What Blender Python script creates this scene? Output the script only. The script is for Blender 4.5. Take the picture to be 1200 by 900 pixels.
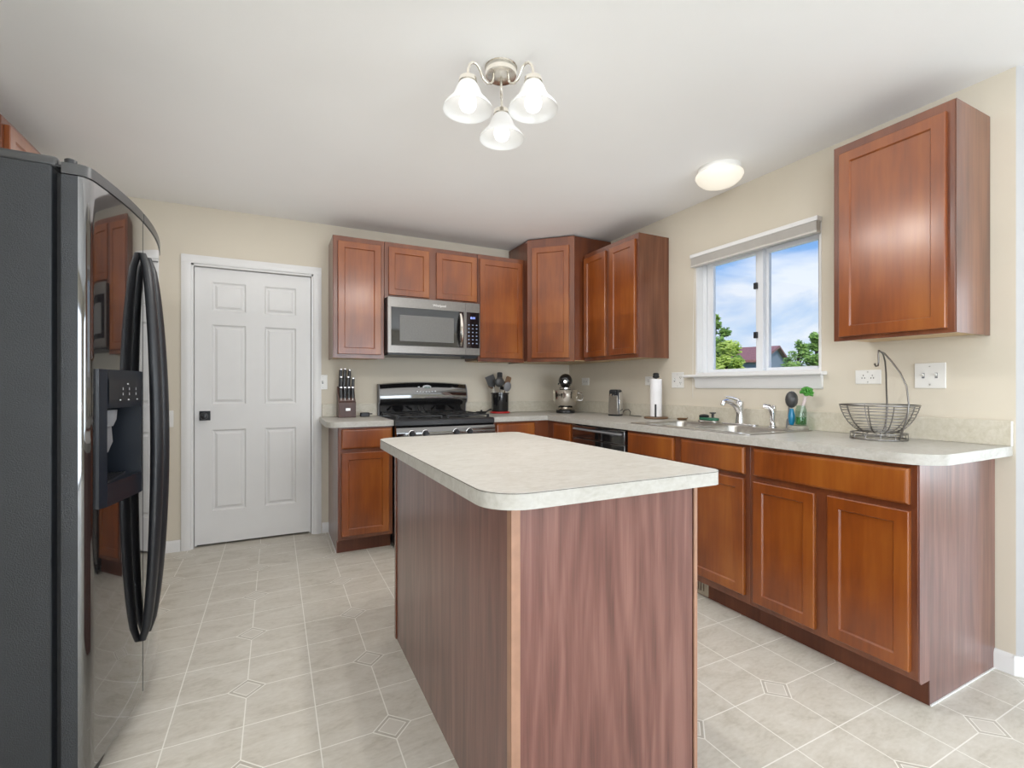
import bpy, math, random
from math import sin, cos, pi, radians as R
from mathutils import Vector, Matrix
from mathutils.geometry import tessellate_polygon

for o in list(bpy.data.objects): bpy.data.objects.remove(o)
SC = bpy.context.scene
COL = SC.collection

# ------------------------------------------------------------------ camera, light, exposure
SC.view_settings.view_transform = 'Standard'
SC.view_settings.look = 'None'
SC.view_settings.gamma = 1
SC.view_settings.exposure = 0.12
SC.view_settings.use_curve_mapping = False

F_PX, YAW, CAM_H = 556.455, 0.4633, 1.1573
cam = bpy.data.cameras.new('camera')
cam.sensor_fit = 'HORIZONTAL'; cam.sensor_width = 36
cam.lens = F_PX / 1200 * 36
cam.shift_y = 2.74 / 1200
cam.clip_start = 0.05; cam.clip_end = 400
camo = bpy.data.objects.new('camera', cam); COL.objects.link(camo)
camo.location = (0, 0, CAM_H); camo.rotation_euler = (pi/2, 0, -YAW)
SC.camera = camo

W_BULB, W_DOME = 4.3, 0.6
W_EAST, W_REAR, W_WEST, W_BOUNCE = 90.0, 120.0, 90.0, 12.0
W_WASH, W_GLOW = 7.5, 21.0
SKY = 1.0

def new_light(name, kind, loc, rot, energy, color=(1, 1, 1), size=(1, 1)):
    l = bpy.data.lights.new(name, kind); l.energy = energy; l.color = color
    if kind == 'AREA':
        l.shape = 'RECTANGLE'; l.size, l.size_y = size
    o = bpy.data.objects.new(name, l); COL.objects.link(o)
    o.location = loc; o.rotation_euler = rot
    return o
sun = new_light('sun', 'SUN', (-20, -5, 30), (R(38), R(-28), 0), 3.6, (1, .95, .86)); sun.data.angle = R(1)
# daylight entering by the living-room window (east) and the patio door (rear)
new_light('window_daylight', 'AREA', (5.36, -1.45, 1.25), (0, R(90), 0), W_EAST, (.86, .93, 1), (2.0, 2.2))
new_light('patio_daylight', 'AREA', (1.4, -3.76, 1.1), (R(90), 0, 0), W_REAR, (.9, .95, 1), (3.2, 2.1))

new_light('left_fill_light', 'AREA', (-1.47, -1.7, 1.5), (0, R(-90), 0), W_WEST, (.92, .96, 1), (1.2, 1.8))  # added fill from the left, aimed at the right wall
# added fill: unseen panel aimed up, standing in for a flash bounced off the ceiling
new_light('bounce_fill', 'AREA', (.7, -1.0, 1.0), (R(180), 0, 0), W_BOUNCE, (1, .985, .965), (2.6, 2.0))
new_light('ceiling_wash_fill', 'AREA', (.75, 2.75, 1.70), (R(180), 0, 0), W_WASH, (1, .985, .965), (3.4, 2.2))  # added unseen fill aimed up, brightens the ceiling over the kitchen
new_light('ceiling_fill', 'AREA', (.75, 1.9, 2.425), (0, 0, 0), W_GLOW, (1, .985, .965), (3.0, 3.6))  # added unseen panel aimed down, in place of light off the ceiling

# ------------------------------------------------------------------ material helpers
MATS = {}
def nt(name):
    m = bpy.data.materials.new(name); m.use_nodes = True
    t = m.node_tree
    return m, t, t.nodes['Principled BSDF'], t.nodes['Material Output']
def nd(t, kind, **kw):
    n = t.nodes.new(kind)
    for k, v in kw.items():
        if k in n.inputs.keys(): n.inputs[k].default_value = v
        else: setattr(n, k, v)
    return n
def lin(r, g, b):
    f = lambda c: (c/255/12.92) if c/255 <= .04045 else ((c/255+.055)/1.055)**2.4
    return (f(r), f(g), f(b), 1)
def ramp(t, fac, stops):
    n = t.nodes.new('ShaderNodeValToRGB')
    e = n.color_ramp.elements
    while len(e) < len(stops): e.new(.5)
    for el, (p, c) in zip(e, stops): el.position = p; el.color = c
    t.links.new(fac, n.inputs[0]); return n
def coords(t, scale, which='Object', rot=(0, 0, 0), loc=(0, 0, 0)):
    tc = t.nodes.new('ShaderNodeTexCoord'); mp = t.nodes.new('ShaderNodeMapping')
    mp.inputs['Scale'].default_value = scale; mp.inputs['Rotation'].default_value = rot; mp.inputs['Location'].default_value = loc
    t.links.new(tc.outputs[which], mp.inputs[0]); return mp.outputs[0]
def plain(name, col, rough=.5, metal=0.0, var=.06, vscale=8, bump=0.0, bscale=200, coat=0.0, spec=.5):
    """a colour with slight procedural unevenness"""
    m, t, b, out = nt(name)
    v = coords(t, (1, 1, 1))
    n = nd(t, 'ShaderNodeTexNoise', Scale=vscale, Detail=3.0); t.links.new(v, n.inputs['Vector'])
    lo = tuple(max(0, c*(1-var)) for c in col[:3])+(1,); hi = tuple(min(1, c*(1+var)) for c in col[:3])+(1,)
    r = ramp(t, n.outputs[0], [(.3, lo), (.7, hi)])
    t.links.new(r.outputs[0], b.inputs['Base Color'])
    b.inputs['Roughness'].default_value = rough; b.inputs['Metallic'].default_value = metal
    b.inputs['Coat Weight'].default_value = coat; b.inputs['Specular IOR Level'].default_value = spec
    if bump:
        n2 = nd(t, 'ShaderNodeTexNoise', Scale=bscale, Detail=2.0); t.links.new(v, n2.inputs['Vector'])
        bp = nd(t, 'ShaderNodeBump', Strength=bump, Distance=.002); t.links.new(n2.outputs[0], bp.inputs['Height'])
        t.links.new(bp.outputs[0], b.inputs['Normal'])
    MATS[name] = m; return m
def coat_ior(m, v): m.node_tree.nodes['Principled BSDF'].inputs['Coat IOR'].default_value = v
def wood(name, dark, mid, light, rough=.3, stretch=(9, 9, 1.1), fine=(90, 90, 3), coat=.25, cathedral=0.0, blotch=.5):
    m, t, b, out = nt(name)
    n1 = nd(t, 'ShaderNodeTexNoise', Scale=1.0, Detail=4.0, Distortion=.6); t.links.new(coords(t, stretch), n1.inputs['Vector'])
    n2 = nd(t, 'ShaderNodeTexNoise', Scale=1.0, Detail=3.0); t.links.new(coords(t, fine), n2.inputs['Vector'])
    n3 = nd(t, 'ShaderNodeTexNoise', Scale=3.5, Detail=2.0); t.links.new(coords(t, (1, 1, .8)), n3.inputs['Vector'])
    a = nd(t, 'ShaderNodeMath', operation='MULTIPLY_ADD'); a.inputs[1].default_value = .35; t.links.new(n2.outputs[0], a.inputs[0]); t.links.new(n1.outputs[0], a.inputs[2])
    a2 = nd(t, 'ShaderNodeMath', operation='MULTIPLY_ADD'); a2.inputs[1].default_value = blotch; t.links.new(n3.outputs[0], a2.inputs[0]); t.links.new(a.outputs[0], a2.inputs[2])
    last = a2
    if cathedral:
        wv = nd(t, 'ShaderNodeTexWave', wave_type='RINGS', rings_direction='Y', Scale=1.0, Distortion=9.0, Detail=3.0)
        wv.inputs['Detail Scale'].default_value = 1.3
        t.links.new(coords(t, (7, 7, .8), loc=(.3, 0, .2)), wv.inputs['Vector'])
        a3 = nd(t, 'ShaderNodeMath', operation='MULTIPLY_ADD'); a3.inputs[1].default_value = cathedral; t.links.new(wv.outputs[0], a3.inputs[0]); t.links.new(a2.outputs[0], a3.inputs[2])
        last = a3
    mx = 1.35 + blotch + cathedral
    dv = nd(t, 'ShaderNodeMath', operation='DIVIDE'); dv.inputs[1].default_value = mx; t.links.new(last.outputs[0], dv.inputs[0])
    r = ramp(t, dv.outputs[0], [(.36, dark), (.5, mid), (.66, light)])
    t.links.new(r.outputs[0], b.inputs['Base Color'])
    b.inputs['Roughness'].default_value = rough
    b.inputs['Coat Weight'].default_value = coat; b.inputs['Coat Roughness'].default_value = .21
    bp = nd(t, 'ShaderNodeBump', Strength=.06, Distance=.002); t.links.new(n2.outputs[0], bp.inputs['Height']); t.links.new(bp.outputs[0], b.inputs['Normal'])
    MATS[name] = m; return m

# ---- surfaces of the room
M_WALL = plain('wall_paint', (.69, .63, .525), .75, var=.015, vscale=3, bump=.12, bscale=350, spec=.3)
M_CEIL = plain('ceiling_paint', (.84, .835, .825), .85, var=.012, vscale=2, bump=.15, bscale=250, spec=.2)
M_TRIM = plain('white_trim', (.80, .795, .785), .4, var=.01)
M_DOORP = plain('white_door', (.78, .775, .765), .42, var=.012, bump=.05, bscale=90)
M_VINYL = plain('white_vinyl', (.84, .86, .89), .3, var=.01)

def floor_material():
    m, t, b, out = nt('tile_vinyl')
    L = t.links.new
    P = .4525; X0, Y0 = -.095, 2.08
    tc = t.nodes.new('ShaderNodeTexCoord'); sep = t.nodes.new('ShaderNodeSeparateXYZ'); L(tc.outputs['Object'], sep.inputs[0])
    def mth(op, a, bb=None, c=None):
        n = t.nodes.new('ShaderNodeMath'); n.operation = op
        for i, v in enumerate((a, bb, c)):
            if v is None: continue
            if isinstance(v, (int, float)): n.inputs[i].default_value = v
            else: L(v, n.inputs[i])
        return n.outputs[0]
    def dist(coord, off, per):
        x = mth('ADD', coord, -off)
        return mth('ABSOLUTE', mth('SUBTRACT', x, mth('MULTIPLY', mth('ROUND', mth('DIVIDE', x, per)), per)))
    dx, dy = dist(sep.outputs[0], X0, P), dist(sep.outputs[1], Y0, P)          # to the nearest diamond centre
    lx, ly = dist(sep.outputs[0], X0, P/2), dist(sep.outputs[1], Y0, P/2)
    man = mth('ADD', dx, dy)
    line = mth('LESS_THAN', mth('MINIMUM', lx, ly), .0019)
    outside = mth('GREATER_THAN', man, .064)
    ring = mth('LESS_THAN', mth('ABSOLUTE', mth('SUBTRACT', man, .064)), .003)
    ring2 = mth('LESS_THAN', mth('ABSOLUTE', mth('SUBTRACT', man, .046)), .0022)
    grout = mth('MAXIMUM', mth('MULTIPLY', line, outside), ring)
    inner = mth('LESS_THAN', man, .046)
    band = mth('MULTIPLY', mth('LESS_THAN', man, .064), mth('GREATER_THAN', man, .046))
    # stone mottling: stretched noise, offset per tile
    n1 = nd(t, 'ShaderNodeTexNoise', Scale=6.0, Detail=6.0, Roughness=.62, Distortion=.8); L(coords(t, (1, 2.4, 1)), n1.inputs['Vector'])
    n2 = nd(t, 'ShaderNodeTexNoise', Scale=45.0, Detail=3.0); L(coords(t, (1, 2, 1)), n2.inputs['Vector'])
    mixn = mth('MULTIPLY_ADD', n2.outputs[0], .35, mth('MULTIPLY', n1.outputs[0], .75))
    r = ramp(t, mixn, [(.36, (.47, .435, .365, 1)), (.52, (.565, .53, .46, 1)), (.72, (.64, .61, .545, 1))])
    def mix(fac, a, col):
        n = t.nodes.new('ShaderNodeMix'); n.data_type = 'RGBA'
        L(fac, n.inputs[0]); L(a, n.inputs[6]); n.inputs[7].default_value = col; return n.outputs[2]
    c = mix(mth('MULTIPLY', inner, .55), r.outputs[0], (.62, .59, .53, 1))
    c = mix(mth('MULTIPLY', band, .45), c, (.36, .33, .27, 1))
    c = mix(mth('MULTIPLY', mth('MAXIMUM', grout, ring2), .92), c, (.84, .82, .76, 1))
    L(c, b.inputs['Base Color'])
    b.inputs['Roughness'].default_value = .38
    bp = nd(t, 'ShaderNodeBump', Strength=.25, Distance=.002)
    L(mth('SUBTRACT', mth('MULTIPLY', n2.outputs[0], .25), grout), bp.inputs['Height']); L(bp.outputs[0], b.inputs['Normal'])
    return m
M_FLOOR = floor_material()

def counter_material(name, stops):
    m, t, b, out = nt(name); L = t.links.new
    n1 = nd(t, 'ShaderNodeTexNoise', Scale=14.0, Detail=6.0, Roughness=.65, Distortion=1.2); L(coords(t, (1, 1.8, 1.5)), n1.inputs['Vector'])
    n2 = nd(t, 'ShaderNodeTexNoise', Scale=70.0, Detail=3.0); L(coords(t, (1, 1.6, 1.3)), n2.inputs['Vector'])
    a = nd(t, 'ShaderNodeMath', operation='MULTIPLY_ADD'); a.inputs[1].default_value = .4; L(n2.outputs[0], a.inputs[0]); L(n1.outputs[0], a.inputs[2])
    r = ramp(t, a.outputs[0], stops)
    L(r.outputs[0], b.inputs['Base Color']); b.inputs['Roughness'].default_value = .36
    return m
M_COUNTER = counter_material('speckled_laminate', [(.45, (.40, .378, .330, 1)), (.64, (.455, .436, .393, 1)), (.85, (.51, .494, .455, 1))])
M_SPLASH = counter_material('lightened_splash_laminate', [(.45, (.54, .49, .385, 1)), (.64, (.60, .555, .45, 1)), (.85, (.66, .615, .52, 1))])  # counter laminate again, paler and warmer to imitate the light on the backsplash
M_SEAM = plain('laminate_seam', (.10, .085, .07), .5)

M_WOOD = wood('cherry_maple', (.135, .027, .0030, 1), (.225, .052, .0050, 1), (.320, .095, .012, 1), rough=.30, stretch=(5, 5, 1.3), fine=(60, 60, 5), coat=.75, blotch=.8)
M_FRAME = wood('cherry_frame', (.100, .024, .009, 1), (.150, .040, .0130, 1), (.21, .062, .020, 1), rough=.30, coat=.7)
M_LAM = wood('cherry_laminate', (.105, .038, .029, 1), (.165, .065, .050, 1), (.240, .110, .087, 1), rough=.28, stretch=(30, 30, 2.0), fine=(210, 210, 6), coat=.5, cathedral=.16, blotch=.18)
M_VENEER = wood('cherry_veneer', (.085, .026, .011, 1), (.150, .052, .024, 1), (.225, .088, .045, 1), rough=.28, stretch=(14, 14, 1.1), fine=(130, 130, 4), coat=.4, cathedral=.10, blotch=.3)
M_KICK = wood('toe_kick_wood', (.080, .020, .008, 1), (.125, .035, .014, 1), (.18, .055, .022, 1), rough=.45, coat=0)
M_MAPLE = wood('pale_maple_underside', (.50, .34, .17, 1), (.60, .42, .23, 1), (.68, .50, .30, 1), rough=.45, coat=0)
M_EDGE = plain('pale_cherry_edging', (.36, .20, .13), .35, var=.1, vscale=20)
M_BLACKGLOSS = plain('black_gloss', (.010, .010, .011), .07, var=.02, coat=.6)
M_BLACKENAMEL = plain('black_enamel', (.011, .011, .012), .10, var=.02, coat=.4)
coat_ior(M_BLACKGLOSS, 2.3); M_BLACKGLOSS.node_tree.nodes['Principled BSDF'].inputs['Coat Weight'].default_value = 1.0
M_BLACK = plain('black_plastic', (.017, .018, .021), .35, var=.05)
M_BLACKTEX = plain('black_textured_steel', (.021, .024, .028), .40, var=.08, bump=.8, bscale=420)
M_BLUEBLACK = plain('blue_black_plastic', (.009, .012, .018), .30, var=.05)
M_IRON = plain('cast_iron', (.012, .012, .013), .5, bump=.3, bscale=300)
M_STEEL = plain('brushed_steel', (.55, .53, .50), .30, metal=1.0, var=.05, vscale=60)
M_DARKSTEEL = plain('dark_stainless', (.23, .215, .20), .32, metal=1.0, var=.05, vscale=60)
M_CHROME = plain('chrome', (.80, .80, .82), .08, metal=1.0, var=.01)
M_NICKEL = plain('brushed_nickel', (.62, .59, .53), .25, metal=1.0, var=.03)
M_CHARCOAL = plain('charcoal_plastic', (.055, .055, .056), .35)
M_GREY = plain('grey_plastic', (.20, .20, .21), .45)
M_LIGHTGREY = plain('light_grey_print', (.62, .64, .66), .5)
M_KEY = plain('blue_grey_print', (.30, .36, .50), .5)
M_WHITEP = plain('white_plastic', (.82, .81, .78), .35, var=.01)
M_PAPER = plain('paper_towel', (.88, .87, .88), .9, var=.02, bump=.4, bscale=160)
M_RED = plain('red_enamel', (.45, .02, .02), .3)
M_GREENP = plain('green_plastic', (.03, .16, .09), .35)
M_GREENB = plain('green_bristles', (.10, .36, .06), .7, var=.35, vscale=120)
M_BLUEP = plain('blue_plastic', (.01, .20, .38), .3)
M_STONE = plain('grey_stone', (.32, .30, .25), .6, var=.2, vscale=40)
M_BROWNP = plain('brown_wood_plain', (.16, .085, .04), .4, var=.2, vscale=30)
M_BLOCK = wood('walnut_block', (.050, .020, .014, 1), (.085, .036, .026, 1), (.13, .06, .045, 1), rough=.4, coat=.1)
M_PINKW = plain('pale_dotted_plastic', (.72, .62, .62), .4, var=.12, vscale=90)
M_SLOT = plain('dark_slot', (.02, .02, .02), .6)
M_BLIND = plain('pale_blind', (.62, .59, .55), .55, var=.04)
M_SCREEN = plain('dark_glass', (.008, .008, .010), .05, coat=1.0)
M_STEELB = plain('polished_steel', (.78, .74, .68), .16, metal=1.0, var=.03)
M_WIRE = plain('dark_wire', (.24, .23, .22), .32, metal=1.0)
M_ALMOND = plain('almond_metal', (.40, .34, .25), .45)

def glass(name, tint=(1, 1, 1, 1), ior=1.45):
    m, t, b, out = nt(name); t.nodes.remove(b)
    tr = nd(t, 'ShaderNodeBsdfTransparent'); tr.inputs[0].default_value = tint
    gl = nd(t, 'ShaderNodeBsdfGlossy'); gl.inputs['Roughness'].default_value = .02
    lw_ = nd(t, 'ShaderNodeLayerWeight'); pw = nd(t, 'ShaderNodeMath', operation='POWER'); pw.inputs[1].default_value = 4.0; t.links.new(lw_.outputs['Facing'], pw.inputs[0])
    fr = nd(t, 'ShaderNodeMath', operation='MULTIPLY_ADD'); fr.inputs[1].default_value = .55; fr.inputs[2].default_value = .03; t.links.new(pw.outputs[0], fr.inputs[0])
    mx = nd(t, 'ShaderNodeMixShader'); t.links.new(fr.outputs[0], mx.inputs[0]); t.links.new(tr.outputs[0], mx.inputs[1]); t.links.new(gl.outputs[0], mx.inputs[2])
    t.links.new(mx.outputs[0], out.inputs[0]); return m
M_GLASS = glass('window_glass', (.97, .985, 1, 1))
M_JAR = glass('jar_glass', (.86, .95, .90, 1), 1.5)
M_GREENL = glass('green_soap', (.45, .80, .45, 1), 1.33)
def emit(name, col, s):
    m, t, b, out = nt(name)
    b.inputs['Base Color'].default_value = (.45, .45, .43, 1)
    b.inputs['Emission Color'].default_value = col; b.inputs['Emission Strength'].default_value = s; return m
M_BULB = emit('lit_bulb', (1, .985, .96, 1), 1.5)
M_CLOCK = emit('blue_clock_digits', (.12, .25, 1, 1), 1.6)
M_UNDERLIT = emit('lit_dome_lamp', (1, .90, .72, 1), W_DOME)
def shade_mat(name, col=(.95, .95, .94, 1), glow=0.0):
    m, t, b, out = nt(name); t.nodes.remove(b)
    d = nd(t, 'ShaderNodeBsdfDiffuse'); d.inputs[0].default_value = col
    tr = nd(t, 'ShaderNodeBsdfTranslucent'); tr.inputs[0].default_value = col
    mx = nd(t, 'ShaderNodeMixShader'); mx.inputs[0].default_value = .10
    gl = nd(t, 'ShaderNodeBsdfGlossy'); gl.inputs['Roughness'].default_value = .12
    mx2 = nd(t, 'ShaderNodeMixShader'); mx2.inputs[0].default_value = .06
    t.links.new(d.outputs[0], mx.inputs[1]); t.links.new(tr.outputs[0], mx.inputs[2])
    t.links.new(mx.outputs[0], mx2.inputs[1]); t.links.new(gl.outputs[0], mx2.inputs[2])
    t.links.new(mx2.outputs[0], out.inputs[0]); return m
M_SHADE = shade_mat('frosted_glass', (.86, .86, .85, 1))
M_MESHSCREEN = plain('oven_door_screen', (.16, .155, .145), .35, var=.1, vscale=200)

# ------------------------------------------------------------------ world: blue sky with clouds
w = bpy.data.worlds.new('sky'); SC.world = w; w.use_nodes = True
t = w.node_tree; bg = t.nodes['Background']
tc = t.nodes.new('ShaderNodeTexCoord'); sp = t.nodes.new('ShaderNodeSeparateXYZ'); t.links.new(tc.outputs['Generated'], sp.inputs[0])
grad = ramp(t, sp.outputs[2], [(0, lin(214, 230, 246)), (.12, lin(176, 208, 243)), (.28, lin(118, 172, 236)), (.7, lin(70, 128, 215))])
cn = nd(t, 'ShaderNodeTexNoise', Scale=3.6, Detail=7.0, Roughness=.55, Distortion=.35); t.links.new(coords(t, (1, 1, 2.6), 'Generated', loc=(.25, .1, .35)), cn.inputs['Vector'])
cr = ramp(t, cn.outputs[0], [(.44, (0, 0, 0, 1)), (.62, (1, 1, 1, 1))])
fade = ramp(t, sp.outputs[2], [(.08, (1, 1, 1, 1)), (.25, (.75, .75, .75, 1)), (.40, (.1, .1, .1, 1))])
mu = nd(t, 'ShaderNodeMath', operation='MULTIPLY'); t.links.new(cr.outputs[0], mu.inputs[0]); t.links.new(fade.outputs[0], mu.inputs[1])
mx = t.nodes.new('ShaderNodeMix'); mx.data_type = 'RGBA'; t.links.new(mu.outputs[0], mx.inputs[0]); t.links.new(grad.outputs[0], mx.inputs[6]); mx.inputs[7].default_value = (.93, .95, .98, 1)
t.links.new(mx.outputs[2], bg.inputs[0]); bg.inputs[1].default_value = SKY

# ------------------------------------------------------------------ mesh helpers
class MB:
    def __init__(s): s.v = []; s.f = []; s.m = []; s.mi = 0
    def add(s, vs, fs):
        o = len(s.v); s.v += [tuple(p) for p in vs]
        for f in fs: s.f.append(tuple(i+o for i in f)); s.m.append(s.mi)
        return s
    def box(s, x0, y0, z0, x1, y1, z1):
        x0, x1 = sorted((x0, x1)); y0, y1 = sorted((y0, y1)); z0, z1 = sorted((z0, z1))
        return s.add([(x0, y0, z0), (x1, y0, z0), (x1, y1, z0), (x0, y1, z0), (x0, y0, z1), (x1, y0, z1), (x1, y1, z1), (x0, y1, z1)],
                     [(3, 2, 1, 0), (4, 5, 6, 7), (0, 1, 5, 4), (1, 2, 6, 5), (2, 3, 7, 6), (3, 0, 4, 7)])
    def prism(s, poly, a, b, fn=lambda u, v, w: (u, v, w), holes=()):
        """polygon (u,v) with holes, extruded from w=a to w=b"""
        loops = [list(poly)] + [list(h) for h in holes]
        flat = [p for l in loops for p in l]; n = len(flat)
        tris = tessellate_polygon([[Vector((p[0], p[1], 0)) for p in l] for l in loops])
        vs = [fn(p[0], p[1], a) for p in flat] + [fn(p[0], p[1], b) for p in flat]
        fs = []
        for tr in tris:
            A, B, Cc = (flat[i] for i in tr)
            if (B[0]-A[0])*(Cc[1]-A[1]) - (B[1]-A[1])*(Cc[0]-A[0]) < 0: tr = tr[::-1]
            fs.append(tuple(tr[::-1])); fs.append(tuple(i+n for i in tr))
        if not holes:
            ar = sum(poly[i-1][0]*poly[i][1]-poly[i][0]*poly[i-1][1] for i in range(len(poly)))
            idx = list(range(n)) if ar > 0 else list(range(n))[::-1]
            fs = [tuple(idx[::-1]), tuple(i+n for i in idx)]
        st = 0
        for li, l in enumerate(loops):
            k = len(l)
            ar = sum(l[i-1][0]*l[i][1]-l[i][0]*l[i-1][1] for i in range(k))
            ccw = (ar > 0) == (li == 0)
            for i in range(k):
                i0, i1 = st+i, st+(i+1) % k
                fs.append((i0, i1, i1+n, i0+n) if ccw else (i1, i0, i0+n, i1+n))
            st += k
        return s.add(vs, fs)
    def tube(s, pts, r, n=8, closed=False, caps=True):
        pts = [Vector(p) for p in pts]; k = len(pts)
        rr = r if isinstance(r, (list, tuple)) else [r]*k
        vs = []; fs = []
        prev = None
        for i, p in enumerate(pts):
            if closed: d = pts[(i+1) % k]-pts[i-1]
            else: d = pts[min(i+1, k-1)]-pts[max(i-1, 0)]
            d.normalize()
            if prev is None:
                a = Vector((0, 0, 1)) if abs(d.z) < .9 else Vector((1, 0, 0))
                u = d.cross(a).normalized()
            else:
                u = (prev - d*prev.dot(d)); u = u.normalized() if u.length > 1e-6 else d.orthogonal().normalized()
            prev = u; w_ = d.cross(u)
            for j in range(n):
                q = 2*pi*j/n; vs.append(p + (u*cos(q)+w_*sin(q))*rr[i])
        for i in range(k if closed else k-1):
            for j in range(n):
                a, b = i*n+j, i*n+(j+1) % n
                c, d_ = ((i+1) % k)*n+(j+1) % n, ((i+1) % k)*n+j
                fs.append((a, b, c, d_))
        if caps and not closed:
            fs.append(tuple(range(n))[::-1]); fs.append(tuple((k-1)*n+j for j in range(n)))
        return s.add(vs, fs)
    def lathe(s, prof, c=(0, 0, 0), n=24, axis='Z'):
        vs = []; fs = []; k = len(prof)
        for (r, z) in prof:
            for j in range(n):
                q = 2*pi*j/n
                p = (r*cos(q), r*sin(q), z)
                if axis == 'Y': p = (p[0], p[2], p[1])
                if axis == 'X': p = (p[2], p[0], p[1])
                vs.append((c[0]+p[0], c[1]+p[1], c[2]+p[2]))
        for i in range(k-1):
            for j in range(n):
                f = (i*n+j, i*n+(j+1) % n, (i+1)*n+(j+1) % n, (i+1)*n+j)
                fs.append(f)
        if prof[0][0] > 1e-5: fs.append(tuple(range(n))[::-1])
        if prof[-1][0] > 1e-5: fs.append(tuple((k-1)*n+j for j in range(n)))
        return s.add(vs, fs)
    def ring(s, prof, c=(0, 0, 0), n=24):
        """closed profile turned about z"""
        k = len(prof); vs = [(c[0]+r*cos(2*pi*j/n), c[1]+r*sin(2*pi*j/n), c[2]+z) for r, z in prof for j in range(n)]
        return s.add(vs, [(i*n+j, i*n+(j+1) % n, ((i+1) % k)*n+(j+1) % n, ((i+1) % k)*n+j) for i in range(k) for j in range(n)])
    def ball(s, c, r, n=16, sc=(1, 1, 1)):
        k = n//2
        prof = [(max(1e-6, r*sin(pi*i/k)), -r*cos(pi*i/k)) for i in range(k+1)]
        o = len(s.v); s.lathe(prof, (0, 0, 0), n)
        for i in range(o, len(s.v)):
            p = s.v[i]; s.v[i] = (c[0]+p[0]*sc[0], c[1]+p[1]*sc[1], c[2]+p[2]*sc[2])
        return s
    def build(s, name, mats, parent=None, loc=(0, 0, 0), rotz=0, smooth=35, bevel=0, seg=2):
        me = bpy.data.meshes.new(name); me.from_pydata(s.v, [], s.f)
        for m in (mats if isinstance(mats, (list, tuple)) else [mats]): me.materials.append(m)
        me.polygons.foreach_set('material_index', s.m)
        import bmesh
        bm = bmesh.new(); bm.from_mesh(me); bmesh.ops.remove_doubles(bm, verts=bm.verts, dist=1e-6)
        bmesh.ops.recalc_face_normals(bm, faces=bm.faces); bm.to_mesh(me); bm.free()
        if smooth:
            me.polygons.foreach_set('use_smooth', [True]*len(me.polygons)); me.set_sharp_from_angle(angle=R(smooth))
        o = bpy.data.objects.new(name, me); COL.objects.link(o)
        o.location = loc; o.rotation_euler = (0, 0, rotz)
        if parent: o.parent = parent
        if bevel:
            b = o.modifiers.new('bevel', 'BEVEL'); b.width = bevel; b.segments = seg; b.limit_method = 'ANGLE'; b.angle_limit = R(40); b.harden_normals = False
        return o
def tag(o, label, cat, group=None):
    o['label'] = label; o['category'] = cat
    if group: o['group'] = group
    return o
def thing(name, label, cat, loc=(0, 0, 0), rotz=0, group=None):
    o = bpy.data.objects.new(name, None); COL.objects.link(o); o.empty_display_size = .1
    o.location = loc; o.rotation_euler = (0, 0, rotz); return tag(o, label, cat, group)
def struct(o): o['kind'] = 'structure'; return o
def sempty(name, loc=(0, 0, 0), rotz=0):
    o = bpy.data.objects.new(name, None); COL.objects.link(o); o.location = loc; o.rotation_euler = (0, 0, rotz); return struct(o)
def BX(name, mat, parent, *b, bevel=0, **kw): return MB().box(*b).build(name, mat, parent, bevel=bevel, **kw)
def rrect(x0, y0, x1, y1, r, n=5, corners=(1, 1, 1, 1)):
    """rounded rectangle ccw from bottom-left; corners = bl, br, tr, tl"""
    out = []
    for (cx, cy, a0, on, px, py) in ((x0+r, y0+r, pi, corners[0], x0, y0), (x1-r, y0+r, 1.5*pi, corners[1], x1, y0), (x1-r, y1-r, 0, corners[2], x1, y1), (x0+r, y1-r, .5*pi, corners[3], x0, y1)):
        if not on: out.append((px, py)); continue
        for i in range(n+1):
            q = a0+i*pi/2/n; out.append((cx+r*cos(q), cy+r*sin(q)))
    return out
def dup(root, loc, rotz, label, group=None):
    r = root.copy(); COL.objects.link(r); r.location = loc; r.rotation_euler = (0, 0, rotz); r['label'] = label
    if group: r['group'] = group
    for ch in list(root.children):
        c = ch.copy(); COL.objects.link(c); c.parent = r
        for g in ch.children:
            d = g.copy(); COL.objects.link(d); d.parent = c
    return r
def text_mesh(name, body, size, mat, parent, loc, rot, align='CENTER', ext=.0006):
    cu = bpy.data.curves.new(name, 'FONT'); cu.body = body; cu.size = size; cu.align_x = align; cu.extrude = ext
    tmp = bpy.data.objects.new('tmp', cu); COL.objects.link(tmp)
    dg = bpy.context.evaluated_depsgraph_get(); me = bpy.data.meshes.new_from_object(tmp.evaluated_get(dg))
    bpy.data.objects.remove(tmp)
    me.materials.clear(); me.materials.append(mat)
    o = bpy.data.objects.new(name, me); COL.objects.link(o); o.location = loc; o.rotation_euler = rot
    if parent: o.parent = parent
    return o

# ------------------------------------------------------------------ room
XR, YB, XL, H = 2.658, 4.028, -1.31, 2.44
YEND, XE, YR = .80, 5.2, -3.6
SLAB = [(XL-.1, YR-.12), (XE+.12, YR-.12), (XE+.12, YEND+.07), (XR+.16, YEND+.07), (XR+.16, YB+.15), (XL-.1, YB+.15)]
struct(MB().prism(SLAB, -.1, 0).build('floor', M_FLOOR))
struct(MB().prism(SLAB, H, H+.1).build('ceiling', M_CEIL))
LY0, LY1, LZ0, LZ1 = -2.6, -.8, .9, 2.1
struct(MB().prism([(YR, 0), (YB, 0), (YB, H), (YR, H)], XL-.12, XL, lambda u, v, w: (w, u, v), holes=[[(LY0, LZ0), (LY1, LZ0), (LY1, LZ1), (LY0, LZ1)]]).build('wall_left', M_WALL))
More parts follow.
